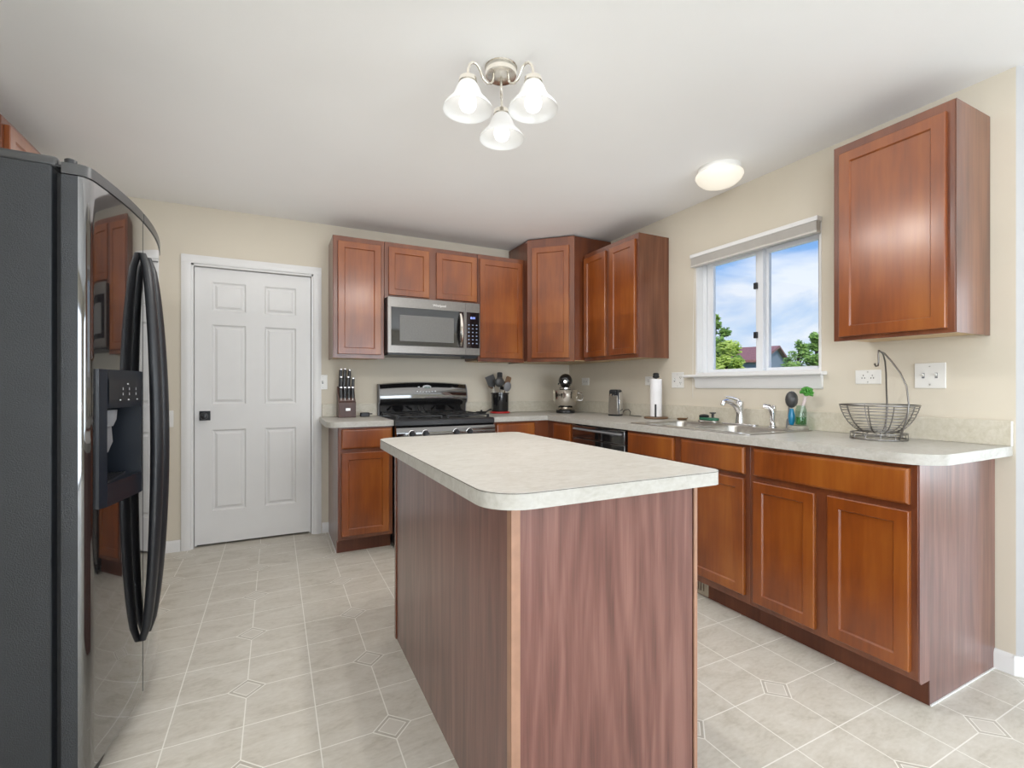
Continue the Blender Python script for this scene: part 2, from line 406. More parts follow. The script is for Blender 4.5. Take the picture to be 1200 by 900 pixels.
# back wall with the opening of the white door
DX0, DX1, DZ = -.533, .273, 2.035
struct(MB().prism([(XL, 0), (DX0, 0), (DX0, DZ), (DX1, DZ), (DX1, 0), (XR+.2, 0), (XR+.2, H), (XL, H)], YB, YB+.12, lambda u, v, w: (u, w, v)).build('wall_back', M_WALL))
# right wall with window opening; its near end turns the corner on a bevelled edge
WY0, WY1, WZ0, WZ1 = 1.557, 2.418, 1.240, 2.066
struct(MB().prism([(YEND, 0), (YB, 0), (YB, H), (YEND, H)], XR, XR+.16, lambda u, v, w: (w, u, v), holes=[[(WY0, WZ0), (WY1, WZ0), (WY1, WZ1), (WY0, WZ1)]]).build('wall_right', M_WALL))
struct(MB().prism([(XR, YEND), (XR+.055, YEND-.05), (XE, YEND-.05), (XE, YEND+.07), (XR+.16, YEND+.07), (XR+.16, YEND)], 0, H).build('wall_return', plain('return_daylit_grey', (.47, .465, .465), .6, var=.01)))  # cooler, darker colour than the wall paint imitates blue daylight on this face
# far parts of the room behind the camera, with their windows
EY0, EY1, EZ0, EZ1 = -2.5, -.4, .25, 2.1
struct(MB().prism([(YR, 0), (YEND, 0), (YEND, H), (YR, H)], XE, XE+.12, lambda u, v, w: (w, u, v), holes=[[(EY0, EZ0), (EY1, EZ0), (EY1, EZ1), (EY0, EZ1)]]).build('wall_east', M_WALL))
RX0, RX1, RZ1 = -.2, 3.0, 2.1
struct(MB().prism([(XL, 0), (RX0, 0), (RX0, RZ1), (RX1, RZ1), (RX1, 0), (XE, 0), (XE, H), (XL, H)], YR-.12, YR, lambda u, v, w: (u, w, v)).build('wall_rear', M_WALL))

def room_window(name, fn, u0, u1, z0, z1, n):
    """plain glazed unit with n lights; fn maps (u, depth, z)"""
    e = sempty(name)
    m = MB()
    def bx(a, b, c, d, e_, f): p, q = fn(a, b, c), fn(d, e_, f); m.box(*p, *q)
    bx(u0, .02, z0, u1, .08, z0+.06); bx(u0, .02, z1-.06, u1, .08, z1)
    for i in range(n+1):
        u = u0+(u1-u0)*i/n; bx(max(u0, u-.035), .02, z0+.06, min(u1, u+.035), .08, z1-.06)
    m.build('window_frame', M_VINYL, e)
    g = MB(); p, q = fn(u0+.03, .045, z0+.05), fn(u1-.03, .05, z1-.05); g.box(*p, *q); g.build('pane', M_GLASS, e)
room_window('window_2', lambda u, d, z: (XE+d, u, z), EY0, EY1, EZ0, EZ1, 2)
room_window('window_3', lambda u, d, z: (u, YR-d, z), RX0, RX1, 0.0, RZ1, 2)

room_window('fill_window', lambda u, d, z: (XL-d, u, z), LY0, LY1, LZ0, LZ1, 2)  # added window, put in so the right wall gets light from the left
# baseboards
def bboard(name, poly_pts, fn):
    """profile (depth, z) swept straight"""
    prof = [(0, 0), (.014, 0), (.014, .062), (.010, .074), (.004, .080), (0, .080)]
    a, b = poly_pts
    return struct(MB().prism(prof, a, b, fn).build(name, M_TRIM))
bboard('baseboard_back', (XL+.002, DX0-.058), lambda d, z, u: (u, YB-.001-d, z))
bboard('baseboard_back', (DX1+.060, .384), lambda d, z, u: (u, YB-.001-d, z))
bboard('baseboard_right', (YEND, .872), lambda d, z, u: (XR-.001-d, u, z))
struct(MB().prism([(XR-.015, YEND+.001), (XR-.001, YEND+.001), (XR+.054, YEND-.051), (XR+.8, YEND-.051), (XR+.8, YEND-.065), (XR+.047, YEND-.065)], 0, .08).build('baseboard_return', M_TRIM))

# the white six-panel door in the back wall
d1 = sempty('door_1', ((DX0+DX1)/2, YB, 0))
hw = (DX1-DX0)/2
def casing_prof(side):
    return [(0, 0), (0, -.012), (.012, -.016), (.04, -.018), (.052, -.012), (.058, -.012), (.058, 0)]
cm = MB()
for sgn in (-1, 1):
    cm.prism([(sgn*(hw-.003+a), b-.001) for a, b in casing_prof(1)], 0, DZ+.001)
cm.prism([(a+DZ-.003, b-.001) for a, b in casing_prof(1)], -hw-.055, hw+.055, lambda u, v, w: (w, v, u))
cm.build('door_casing', M_TRIM, d1)
jm = MB()
jm.box(-hw, 0, 0, -hw+.016, .12, DZ); jm.box(hw-.016, 0, 0, hw, .12, DZ); jm.box(-hw, 0, DZ-.016, hw, .12, DZ)
jm.box(-hw+.016, .055, 0, -hw+.028, .09, DZ-.016); jm.box(hw-.028, .055, 0, hw-.016, .09, DZ-.016)
jm.build('door_jamb', M_TRIM, d1)
def six_panel(w_, h_, t_, panels):
    """moulded door slab: front skin with raised panels sunk in grooves (local x 0..w, front at y=0)"""
    m = MB()
    xs = sorted({0, w_} | {p[0] for p in panels} | {p[1] for p in panels}); zs = sorted({0, h_} | {p[2] for p in panels} | {p[3] for p in panels})
    pset = {(p[0], p[2]) for p in panels}
    for i in range(len(xs)-1):
        for j in range(len(zs)-1):
            x0, x1, z0, z1 = xs[i], xs[i+1], zs[j], zs[j+1]
            if (x0, z0) in pset:
                lv = [(0, 0), (.010, .013), (.018, .013), (.034, .003), (.042, .003)]
                for (a, da), (b, db) in zip(lv, lv[1:]):
                    o = [(x0+a, da, z0+a), (x1-a, da, z0+a), (x1-a, da, z1-a), (x0+a, da, z1-a)]
                    q = [(x0+b, db, z0+b), (x1-b, db, z0+b), (x1-b, db, z1-b), (x0+b, db, z1-b)]
                    m.add(o+q, [(k, (k+1) % 4, (k+1) % 4+4, k+4) for k in range(4)])
                a, da = lv[-1]; m.add([(x0+a, da, z0+a), (x1-a, da, z0+a), (x1-a, da, z1-a), (x0+a, da, z1-a)], [(0, 1, 2, 3)])
            else: m.add([(x0, 0, z0), (x1, 0, z0), (x1, 0, z1), (x0, 0, z1)], [(0, 1, 2, 3)])
    m.add([(0, 0, 0), (w_, 0, 0), (w_, t_, 0), (0, t_, 0), (0, 0, h_), (w_, 0, h_), (w_, t_, h_), (0, t_, h_)], [(0, 1, 2, 3), (4, 5, 6, 7), (1, 2, 6, 5), (3, 0, 4, 7), (2, 3, 7, 6)])
    return m
lw = 2*hw-.040
pans = []
for (a, b) in ((.105, lw/2-.062), (lw/2+.062, lw-.105)):
    for (c, d) in ((.235, .825), (1.010, 1.590), (1.690, 1.900)): pans.append((a, b, c, d))
leaf = six_panel(lw, 1.998, .035, pans).build('door_leaf', M_DOORP, d1, loc=(-hw+.020, .030, .016), smooth=0)
kn = MB().box(-.034, -.006, -.034, .034, 0, .034).build('door_knob', M_BLACK, d1, loc=(-hw+.082, .0299, .945), bevel=.002)
k2 = MB().lathe([(.011, 0), (.011, -.022), (.021, -.030), (.025, -.042), (.022, -.052), (.010, -.056), (1e-5, -.056)], axis='Y').build('knob_ball', M_BLACK, kn, loc=(0, -.006, 0))
struct(MB().box(DX0-.05, YB+.121, 0, DX1+.05, YB+.14, H-.1).build('wall_pantry', M_WALL))

# kitchen window in the right wall: drywall-white jamb, vinyl slider, stool and apron
w1 = sempty('window_1', (XR, (WY0+WY1)/2, WZ0))
hwW, hW = (WY1-WY0)/2, WZ1-WZ0
jm = MB()
jm.box(-.002, -hwW, 0, .15, -hwW+.012, hW); jm.box(-.002, hwW-.012, 0, .15, hwW, hW); jm.box(-.002, -hwW, hW-.012, .15, hwW, hW); jm.box(.0, -hwW, 0, .15, hwW, .012)
jm.build('window_jamb', M_TRIM, w1)
fr = MB()
y0, y1 = -hwW+.0125, hwW-.0125
fr.box(.055, y0, .0125, .125, y0+.0165, hW-.0125); fr.box(.055, y1-.034, .0125, .125, y1, hW-.0125)
fr.box(.055, y0+.0165, .0125, .125, y1-.034, .0155); fr.box(.055, y0+.0165, hW-.045, .125, y1-.034, hW-.0125)
fr.build('window_frame', M_VINYL, w1, bevel=.003)
def sash(name, a, b, xa, xb, st):
    m = MB(); z0, z1 = .0158, hW-.0455
    m.box(xa, a, z0, xb, a+st, z1); m.box(xa, b-st, z0, xb, b, z1); m.box(xa, a+st, z0, xb, b-st, z0+.018); m.box(xa, a+st, z1-.03, xb, b-st, z1)
    o = m.build(name, M_VINYL, w1, bevel=.002)
    MB().box((xa+xb)/2-.003, a+st-.004, z0+.015, (xa+xb)/2+.003, b-st+.004, z1-.026).build('pane', M_GLASS, o)
    return o
midY = 1.892-(WY0+WY1)/2
far_s = sash('sash', midY+.053, y1-.0345, .060, .088, .048)
near_s = sash('sash', y0+.0168, midY+.078, .0905, .118, .040)
for z in (.24, .55):
    MB().box(.045, -.014, -.020, .0599, .010, .020).build('latch', M_BLACK, far_s, loc=(0, midY+.100, z), bevel=.003)
sm = MB().prism(rrect(-.052, 0, .0, .019, .006, 3), 1.527-(WY0+WY1)/2, 2.492-(WY0+WY1)/2, lambda u, v, w: (u-.0, w, v-.0200)).build('window_sill', M_TRIM, w1)
ap = MB().prism([(0, 0), (0, -.075), (-.006, -.075), (-.014, -.060), (-.016, -.02), (-.026, -.004), (-.026, 0)], 1.547-(WY0+WY1)/2, 2.414-(WY0+WY1)/2, lambda u, v, w: (u-.001, w, v-.0205)).build('window_apron', M_TRIM, w1)
bl = thing('window_blind', 'pale raised blind along the top of the kitchen window', 'blind', (XR-.002, (WY0+WY1)/2, 1.998))
MB().prism([(-.045, .056), (0, .056), (0, .082), (-.045, .082)], 1.552-(WY0+WY1)/2, 2.430-(WY0+WY1)/2, lambda u, v, w: (u, w, v)).build('headrail', M_TRIM, bl, bevel=.003)
m = MB()
for i in range(9): m.box(-.042, 1.558-(WY0+WY1)/2, .006+i*.0055, -.004, 2.424-(WY0+WY1)/2, .0095+i*.0055)
m.build('slat_stack', M_BLIND, bl)
BX('bottom_rail', M_BLIND, bl, -.044, 1.556-(WY0+WY1)/2, -.008, -.003, 2.426-(WY0+WY1)/2, .005, bevel=.003)
MB().tube([(-.03, 2.40-(WY0+WY1)/2, 0), (-.034, 2.41-(WY0+WY1)/2, -.5), (-.034, 2.412-(WY0+WY1)/2, -.92)], .0012, 5).build('cord', M_WHITEP, bl)

# ------------------------------------------------------------------ cabinet building blocks (local: front faces -y, x across, z up)
def shaker(w_, h_, parent, loc, rotz=0, fw=.046, t_=.019, mat=None):
    mat = mat or M_WOOD
    m = MB()
    lv = [(0, 0), (0, -t_+.003), (.003, -t_), (fw, -t_), (fw+.005, -t_+.0075)]
    for (a, ya), (b, yb) in zip(lv, lv[1:]):
        o = [(a, ya, a), (w_-a, ya, a), (w_-a, ya, h_-a), (a, ya, h_-a)]; q = [(b, yb, b), (w_-b, yb, b), (w_-b, yb, h_-b), (b, yb, h_-b)]
        m.add(o+q, [(k, (k+1) % 4, (k+1) % 4+4, k+4) for k in range(4)])
    m.add([(0, 0, 0), (w_, 0, 0), (w_, 0, h_), (0, 0, h_)], [(0, 1, 2, 3)])
    d = m.build('door', mat, parent, loc=loc, rotz=rotz, smooth=0)
    f = fw+.0045
    MB().box(f, -t_+.0078, f, w_-f, -.003, h_-f).build('door_panel', mat, d)
    return d
def slab(w_, h_, parent, loc, rotz=0, t_=.019, mat=None, name='drawer_front'):
    m = MB(); lv = [(0, 0), (0, -t_+.007), (.007, -t_+.001), (.012, -t_)]
    for (a, ya), (b, yb) in zip(lv, lv[1:]):
        o = [(a, ya, a), (w_-a, ya, a), (w_-a, ya, h_-a), (a, ya, h_-a)]; q = [(b, yb, b), (w_-b, yb, b), (w_-b, yb, h_-b), (b, yb, h_-b)]
        m.add(o+q, [(k, (k+1) % 4, (k+1) % 4+4, k+4) for k in range(4)])
    m.add([(0, 0, 0), (w_, 0, 0), (w_, 0, h_), (0, 0, h_)], [(0, 1, 2, 3)]); b, yb = lv[-1]
    m.add([(b, yb, b), (w_-b, yb, b), (w_-b, yb, h_-b), (b, yb, h_-b)], [(0, 1, 2, 3)])
    return m.build(name, mat or M_WOOD, parent, loc=loc, rotz=rotz, smooth=0)
ZU, HU = 1.368, .908
def wall_cab(label, origin, rotz, w_, depth, z0, h_, doors, group='cherry wall cabinets', left=False, right=False, fw=.046):
    """doors: (x0, x1, z0, z1) in local coordinates. Exposed ends get a laminate end_panel."""
    c = thing('wall_cabinet', label, 'cabinet', (origin[0], origin[1], z0), rotz, group)
    m = MB(); m.box(.0, .019, .014, w_, depth-.002, h_)
    m.build('carcass', M_FRAME, c)
    BX('bottom_panel', M_MAPLE, c, .013, .0195, .008, w_-.013, depth-.003, .0135)
    MB().box(0, 0, 0, w_, .0188, h_).build('face_frame', M_FRAME, c, bevel=.0015)
    for on, xa, xb in ((left, -.004, -.0005), (right, w_+.0005, w_+.004)):
        if on: BX('end_panel', M_VENEER, c, xa, .002, .0, xb, depth-.002, h_)
    for (a, b, d, e) in doors: shaker(b-a, e-d, c, (a, -.0005, d), fw=fw)
    return c
DU = .308
fy = YB-DU
wall_cab('tall cherry wall cabinet at left end of back wall above the knife block', (.386, fy), 0, .369, DU, ZU, HU, [(.030, .342, .030, .868)], left=True)
wall_cab('short cherry wall cabinet with two doors directly above the microwave', (.757, fy), 0, .776, DU, 1.842, ZU+HU-1.842, [(.030, .352, .022, .396), (.412, .764, .022, .396)])
wall_cab('single-door cherry wall cabinet between the microwave and the corner cabinet', (1.535, fy), 0, .438, DU, ZU, HU, [(.014, .420, .030, .868)], right=True)
# diagonal corner cabinet, taller than its neighbours
A, B = (1.967+.012, 3.64), (2.263, 3.348+.008)
cc = thing('corner_wall_cabinet', 'tallest cherry wall cabinet set diagonally across the corner and reaching the ceiling', 'cabinet', (A[0], A[1], ZU), 0, 'cherry wall cabinets')
loc2 = lambda p: (p[0]-A[0], p[1]-A[1])
poly = [loc2(p) for p in ((1.979, YB-.002), (1.979, 3.653), (2.271, 3.361), (XR-.002, 3.361), (XR-.002, YB-.002))]
MB().prism(poly, .012, 1.062).build('carcass', M_FRAME, cc)
MB().prism([loc2(p) for p in ((1.99, YB-.003), (1.99, 3.66), (2.28, 3.37), (XR-.003, 3.37), (XR-.003, YB-.003))], .006, .0115).build('bottom_panel', M_MAPLE, cc)
dl = math.hypot(2.263-1.967, 3.348-3.64)
ff = MB().box(0, 0, 0, dl, .019, 1.062).build('face_frame', M_FRAME, cc, loc=(1.967-A[0], 3.64-A[1], 0), rotz=R(-45), bevel=.0015)
off = lambda s: (1.967-A[0]+s*cos(R(-45)), 3.64-A[1]+s*sin(R(-45)))
o_ = off(.044); shaker(dl-.088, .952, cc, (o_[0]-.0004, o_[1]-.0004, .032), rotz=R(-45))
# pair on the right wall
fx = XR-DU+.012
wall_cab('two-door cherry wall cabinet on the right wall between corner cabinet and window', (fx, 3.345), R(-90), .668, XR-fx, ZU, HU, [(.012, .303, .030, .868), (.357, .648, .030, .868)], right=True)
wall_cab('lone cherry wall cabinet on the right wall above the wire fruit basket', (fx, 1.327), R(-90), .447, XR-fx, ZU, HU, [(.030, .424, .018, .866)], right=True, fw=.046)
wall_cab('cherry wall cabinet peeking out above the black refrigerator', (-1.006, 2.683), R(90), .76, .300, ZU+.46, HU-.46, [(.024, .370, .03, .418), (.386, .736, .03, .418)], left=True)

# base cabinets
HB = .876
def base_box(m, w_, depth, kick=.072, kz=.105, top=HB):
    m.prism([(0.019, kz), (0.019, top), (depth, top), (depth, 0), (kick+.012, 0), (kick+.012, kz)], .0005, w_-.0005, lambda u, v, w: (w, u, v))
def base_end(x0, x1, depth, kick=.072, kz=.105):
    return MB().prism([(.0015, kz), (.0015, HB), (depth, HB), (depth, .001), (kick, .001), (kick, kz-.012), (.012, kz-.012)], x0, x1, lambda u, v, w: (w, u, v))
def base_cab(label, origin, rotz, w_, depth, drawers, doors, left=False, right=False, top=HB):
    c = thing('base_cabinet', label, 'cabinet', (origin[0], origin[1], 0), rotz, 'cherry base cabinets')
    m = MB(); base_box(m, w_, depth, top=top); m.build('carcass', M_FRAME, c)
    MB().box(0, 0, .105, w_, .0188, HB).build('face_frame', M_FRAME, c, bevel=.0015)
    BX('toe_kick', M_KICK, c, 0, .072, .0005, w_, .0838, .1045)
    for on, xa, xb in ((left, -.0095, -.0048), (right, w_+.0048, w_+.0095)):
        if on: BX('caulk_bead', M_TRIM, c, xa, .073, .0003, xb, depth, .005)
    if left: base_end(-.0045, -.0005, depth).build('end_panel', M_LAM, c)
    if right: base_end(w_+.0005, w_+.0045, depth).build('end_panel', M_LAM, c)
    for (a, b, d, e) in drawers: slab(b-a, e-d, c, (a, -.0005, d))
    for (a, b, d, e) in doors: shaker(b-a, e-d, c, (a, -.0005, d))
    return c
DB = .608
base_cab('narrow cherry base cabinet with one drawer beside the white door', (.387, YB-DB-.002), 0, .366, DB, [(.018, .362, .728, .864)], [(.018, .340, .132, .700)], left=True)
bxF = XR-DB-.002
base_cab('cherry base cabinet with one wide drawer over two doors at open counter end', (bxF, 1.531), R(-90), .665, DB, [(.024, .643, .732, .862)], [(.024, .311, .132, .706), (.363, .645, .132, .709)], right=True)
base_cab('cherry sink base cabinet with two false drawer fronts under the sink', (bxF, 2.418), R(-90), .886, DB, [(.014, .406, .732, .862), (.460, .861, .732, .862)], [(.014, .406, .145, .709), (.460, .861, .145, .709)], top=.735)
# corner unit, L-shaped
kc = thing('corner_base_cabinet', 'cherry corner base cabinet under the mixer between range and dishwasher', 'cabinet', (1.524, YB-DB-.002, 0), 0, 'cherry base cabinets')
ox, oy = 1.524, YB-DB-.002
Lp = [(1.524, YB-.002), (1.524, oy+.019), (bxF+.019, oy+.019), (bxF+.019, 3.028), (XR-.002, 3.028), (XR-.002, YB-.002)]
MB().prism([(x-ox, y-oy) for x, y in Lp], .105, HB).build('carcass', M_FRAME, kc)
MB().box(0, 0, .105, bxF-ox+.0188, .0188, HB).box(bxF-ox, -.0002, .105, bxF-ox+.0188, 3.028-oy, HB).build('face_frame', M_FRAME, kc)
MB().box(.0, .072, .0005, bxF-ox+.084, .0838, .1045).box(bxF-ox+.072, .07, .0005, bxF-ox+.0838, 3.028-oy, .1045).build('toe_kick', M_KICK, kc)
slab(.347, .13, kc, (1.563-ox, -.0005, .732)); shaker(.347, .565, kc, (1.563-ox, -.0005, .145))
slab(.25, .13, kc, (bxF-ox-.0005, 3.316-oy, .732), rotz=R(-90)); shaker(.25, .565, kc, (bxF-ox-.0005, 3.316-oy, .145), rotz=R(-90))

# countertops
CZ0, CZ1 = .8775, .9165
CF, CFY = 2.020, 3.388
def ctop(name, label, poly, holes=(), origin=(0, 0)):
    o = thing(name, label, 'countertop', (origin[0], origin[1], CZ0))
    P_ = [(x-origin[0], y-origin[1]) for x, y in poly]; Hs = [[(x-origin[0], y-origin[1]) for x, y in h] for h in holes]
    MB().prism(P_, 0, CZ1-CZ0-.0012, holes=Hs).build('slab', M_COUNTER, o, smooth=30)
    MB().prism(P_, CZ1-CZ0-.0012, CZ1-CZ0, holes=Hs).build('surface_sheet', [M_COUNTER], o, smooth=30)
    return o
sheet_gap = None
left_poly = rrect(.312, CFY, .755, YB-.002, .075, 8, (1, 0, 0, 0))
ct = ctop('countertop', 'short pale laminate countertop piece left of the range', left_poly, origin=(.312, CFY))
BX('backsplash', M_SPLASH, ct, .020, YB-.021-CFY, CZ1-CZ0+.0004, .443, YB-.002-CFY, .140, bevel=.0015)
SK = (2.092, 1.583, 2.588, 2.420)     # sink cut-out x0,y0,x1,y1
EY = .8085
r_ = .13
rp = [(1.522, YB-.002), (1.522, CFY), (CF, CFY)]
rp += [(CF, EY+r_)] + [(CF+r_-r_*cos(q), EY+r_-r_*sin(q)) for q in [i*pi/2/9 for i in range(1, 10)]] + [(XR-.002, EY), (XR-.002, YB-.002)]
ct2 = ctop('countertop', 'long L-shaped pale laminate countertop holding the sink, running along the right wall', rp, holes=[[(SK[0], SK[1]), (SK[2], SK[1]), (SK[2], SK[3]), (SK[0], SK[3])]], origin=(2.02, 2.6))
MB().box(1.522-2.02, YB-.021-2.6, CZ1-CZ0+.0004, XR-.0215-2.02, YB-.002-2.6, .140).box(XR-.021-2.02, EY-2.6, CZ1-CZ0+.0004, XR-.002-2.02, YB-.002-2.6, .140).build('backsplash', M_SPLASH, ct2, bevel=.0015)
BX('end_cap', M_TRIM, ct2, XR-.0212-2.02, EY-2.6-.0012, CZ1-CZ0+.0006, XR-.002-2.02, EY-2.6-.0001, .1395)

# ------------------------------------------------------------------ island
il = thing('kitchen_island', 'cherry kitchen island cabinet standing in the middle of the tile floor', 'island', (.80, 1.60, 0))
ix0, ix1, iy0, iy1 = -.300, .285, -.600, .600
MB().box(ix0+.005, iy0+.005, 0.0005, ix1-.08, iy1-.005, .1045).box(ix0+.005, iy0+.005, .105, ix1-.02, iy1-.005, HB).build('carcass', M_FRAME, il)
BX('side_panel', M_LAM, il, ix0, iy0+.012, .0005, ix0+.0048, iy1, HB)
BX('end_panel', M_LAM, il, ix0+.010, iy0, .0005, ix1-.0005, iy0+.0048, HB)
BX('end_panel', M_LAM, il, ix0+.010, iy1-.0048, .0005, ix1-.0005, iy1, HB)
MB().box(ix0-.004, iy0-.004, .0005, ix0+.020, iy0-.0002, HB-.0005).box(ix0-.004, iy0-.0002, .0005, ix0-.0002, iy0+.020, HB-.0005).build('corner_moulding', M_EDGE, il, bevel=.001)
MB().box(ix0-.005, iy1-.018, .0005, ix0-.0002, iy1+.003, HB-.0005).build('corner_moulding', M_FRAME, il)
BX('toe_kick', M_KICK, il, ix1-.0795, iy0+.005, .0005, ix1-.068, iy1-.005, .1045)
MB().box(ix1-.019, iy0+.004, .105, ix1, iy1-.004, HB).build('face_frame', M_FRAME, il)
BX('side_panel', M_LAM, il, ix1+.007, iy0+.004, .0005, ix1+.0135, iy1-.004, HB-.001)
BX('panel_edging', M_EDGE, il, ix1+.0068, iy0-.001, .0005, ix1+.0195, iy0+.0038, HB-.001)
it = thing('island_countertop', 'pale speckled laminate top with rounded corners lying on the kitchen island', 'countertop', (.7875, 1.598, HB+.0015))
ip = []
X0, X1, Y0, Y1 = .4255-.7875, 1.150-.7875, .945-1.598, 2.252-1.598
def arc(cx, cy, r, a0): return [(cx+r*cos(a0+i*pi/2/8), cy+r*sin(a0+i*pi/2/8)) for i in range(9)]
ip = arc(X0+.10, Y0+.10, .10, pi) + arc(X1-.035, Y0+.035, .035, 1.5*pi) + arc(X1-.05, Y1-.05, .05, 0) + arc(X0+.08, Y1-.08, .08, pi/2)
shr = lambda k: [(x*(1-k), y*(1-k)) for x, y in ip]
MB().prism(ip, 0, .0364).build('slab', M_COUNTER, it, smooth=30)
MB().prism(shr(-.0012), .0364, .0379).build('edge_seam', M_SEAM, it, smooth=30)
MB().prism(ip, .0379, .0391).build('surface_sheet', M_COUNTER, it, smooth=30)

# ------------------------------------------------------------------ refrigerator (faces +x)
FY0, FY1, FT = 1.700, 2.612, 1.755
rf = thing('refrigerator', 'black side-by-side refrigerator with curved glossy doors and ice dispenser at left', 'refrigerator', (-.90, (FY0+FY1)/2, 0))
fc = (FY0+FY1)/2
def F(x, y, z): return (x+.90, y-fc, z)
def fbox(m, a, b): return m.box(*F(*a), *F(*b))
fbox(MB(), (-1.25, FY0, .03), (-.5385, FY1, FT)).build('body', M_BLACKTEX, rf, bevel=.004)
fbox(MB(), (-.5382, FY0+.035, .05), (-.5195, FY1-.035, FT-.01)).build('door_gasket', M_SLOT, rf)
fbox(MB(), (-1.24, FY0+.02, 0.0005), (-.52, FY1-.02, .0295)).build('base', M_BLACK, rf)
fbox(MB(), (-.5195, FY0+.02, .006), (-.475, FY1-.02, .068)).build('base_grille', M_BLACK, rf, bevel=.004)
GAP = 2.082
def door_x(y): return -.4155-.235*(y-2.155)**2
def edge_x(y):
    """front outline with softly rounded vertical edges at both ends"""
    d = min(y-FY0, FY1-y); x = door_x(y)
    if d < .030: x -= .020*(1-math.sqrt(max(0, 1-((.030-d)/.030)**2)))
    return x
ZB, ZT, CAP = .078, 1.768, 1.735
DSP = (1.738, 1.992, .806, 1.207)
REC = (1.762, 1.972, .872, 1.092)
def fridge_door(name, ya, yb, hole=None):
    ys = [ya+(yb-ya)*i/22 for i in range(23)] + [ya+.004, ya+.010, ya+.018, ya+.026, yb-.004, yb-.010, yb-.018, yb-.026]
    zs = [ZB, CAP]
    if hole: ys += [hole[0], hole[1]]; zs += [hole[2], hole[3]]
    ys = sorted(set(round(y, 5) for y in ys)); zs = sorted(zs)
    m = MB(); n = len(ys)
    vs = [F(edge_x(y), y, z) for z in zs for y in ys]; fs = []
    for j in range(len(zs)-1):
        for i in range(n-1):
            if hole and hole[0]-1e-4 <= ys[i] and ys[i+1] <= hole[1]+1e-4 and hole[2]-1e-4 <= zs[j] and zs[j+1] <= hole[3]+1e-4: continue
            fs.append((j*n+i, j*n+i+1, (j+1)*n+i+1, (j+1)*n+i))
    m.add(vs, fs)
    xb = -.519
    # sides, top, bottom, back
    def quad(*p): m.add([F(*q) for q in p], [(0, 1, 2, 3)])
    for y in (ya, yb):
        m.mi = 1
        for z0, z1 in zip(zs, zs[1:]): quad((xb, y, z0), (edge_x(y), y, z0), (edge_x(y), y, z1), (xb, y, z1))
        m.mi = 0
    for z in (ZB, CAP):
        for a, b in zip(ys, ys[1:]): quad((xb, a, z), (xb, b, z), (edge_x(b), b, z), (edge_x(a), a, z))
    if not hole: quad((xb, ya, ZB), (xb, yb, ZB), (xb, yb, CAP), (xb, ya, CAP))
    d = m.build(name, [M_BLACKGLOSS, M_BLACKTEX], rf, smooth=40)
    cp = MB(); poly = [(edge_x(y)+.003, y) for y in ys]+[(xb, yb), (xb, ya)]
    cp.prism([(x+.90, y-fc) for x, y in poly], CAP+.003, ZT)
    cp.build('top_cap', M_CHARCOAL, d)
    return d, ys
fz, _ = fridge_door('freezer_door', FY0, GAP-.004, REC)
fd, _ = fridge_door('fridge_door', GAP+.004, FY1)
# dispenser: bezel ring, control plate, cavity, spout, paddle, drip tray
def bez(y, out): return door_x(y)+out
dm = MB()
Ls = [(DSP[0], .003), (REC[0], .012), (REC[1], .024), (DSP[1], .022)]
def slabdsp(m, ya, yb, za, zb, oa, ob, back=.03):
    m.add([F(bez(ya, -back) if False else -.470, ya, za), F(-.470, yb, za), F(-.470, yb, zb), F(-.470, ya, zb), F(bez(ya, oa), ya, za), F(bez(yb, ob), yb, za), F(bez(yb, ob), yb, zb), F(bez(ya, oa), ya, zb)],
          [(0, 1, 2, 3), (4, 5, 6, 7), (0, 1, 5, 4), (1, 2, 6, 5), (2, 3, 7, 6), (3, 0, 4, 7)])
slabdsp(dm, DSP[0], REC[0]-.0004, DSP[2], DSP[3], .008, .016)
slabdsp(dm, REC[1]+.0004, DSP[1], DSP[2], DSP[3], .024, .022)
slabdsp(dm, REC[0]-.0004, REC[1]+.0004, DSP[2], REC[2]-.0004, .016, .024)
slabdsp(dm, REC[0]-.0004, REC[1]+.0004, REC[3]+.0004, DSP[3], .016, .024)
dsp = dm.build('dispenser', M_BLUEBLACK, rf, smooth=0)
cv = MB(); X_ = -.515
cv.add([F(X_, REC[0], REC[2]), F(X_, REC[1], REC[2]), F(X_, REC[1], REC[3]), F(X_, REC[0], REC[3]), F(bez(REC[0], .012), REC[0], REC[2]), F(bez(REC[1], .020), REC[1], REC[2]), F(bez(REC[1], .020), REC[1], REC[3]), F(bez(REC[0], .012), REC[0], REC[3])],
       [(0, 1, 2, 3), (0, 1, 5, 4), (1, 2, 6, 5), (2, 3, 7, 6), (3, 0, 4, 7)])
cv.build('cavity', M_BLUEBLACK, dsp, smooth=0)
cp = MB()
cp.add([F(bez(1.766, .0185), 1.766, 1.108), F(bez(1.968, .0255), 1.968, 1.108), F(bez(1.968, .0255), 1.968, 1.180), F(bez(1.766, .0185), 1.766, 1.180)], [(0, 1, 2, 3)])
cp.build('control_plate', M_BLACK, dsp)
ic = MB(); random.seed(3)
for row, (z, ys_) in enumerate(((1.165, (1.87,)), (1.150, (1.84, 1.88, 1.925)), (1.134, (1.84, 1.88, 1.925)), (1.116, (1.825, 1.875, 1.935)))):
    for y in ys_:
        hh = .004 if row in (1, 2) else .0018; ww = .004 if row in (1, 2) else .010
        x = bez(y, .0185+.007*(y-1.766)/.202)+.0008
        ic = MB().add([F(x, y-ww, z-hh), F(x, y+ww, z-hh), F(x, y+ww*.4, z+hh), F(x, y-ww, z+hh)], [(0, 1, 2, 3)])
        ic.build('button_icon', M_LIGHTGREY, dsp, smooth=0)
MB().lathe([(.022, 0), (.030, .02), (.032, .05)], F(-.468, 1.86, 1.035), 16).build('spout', M_GREY, dsp)
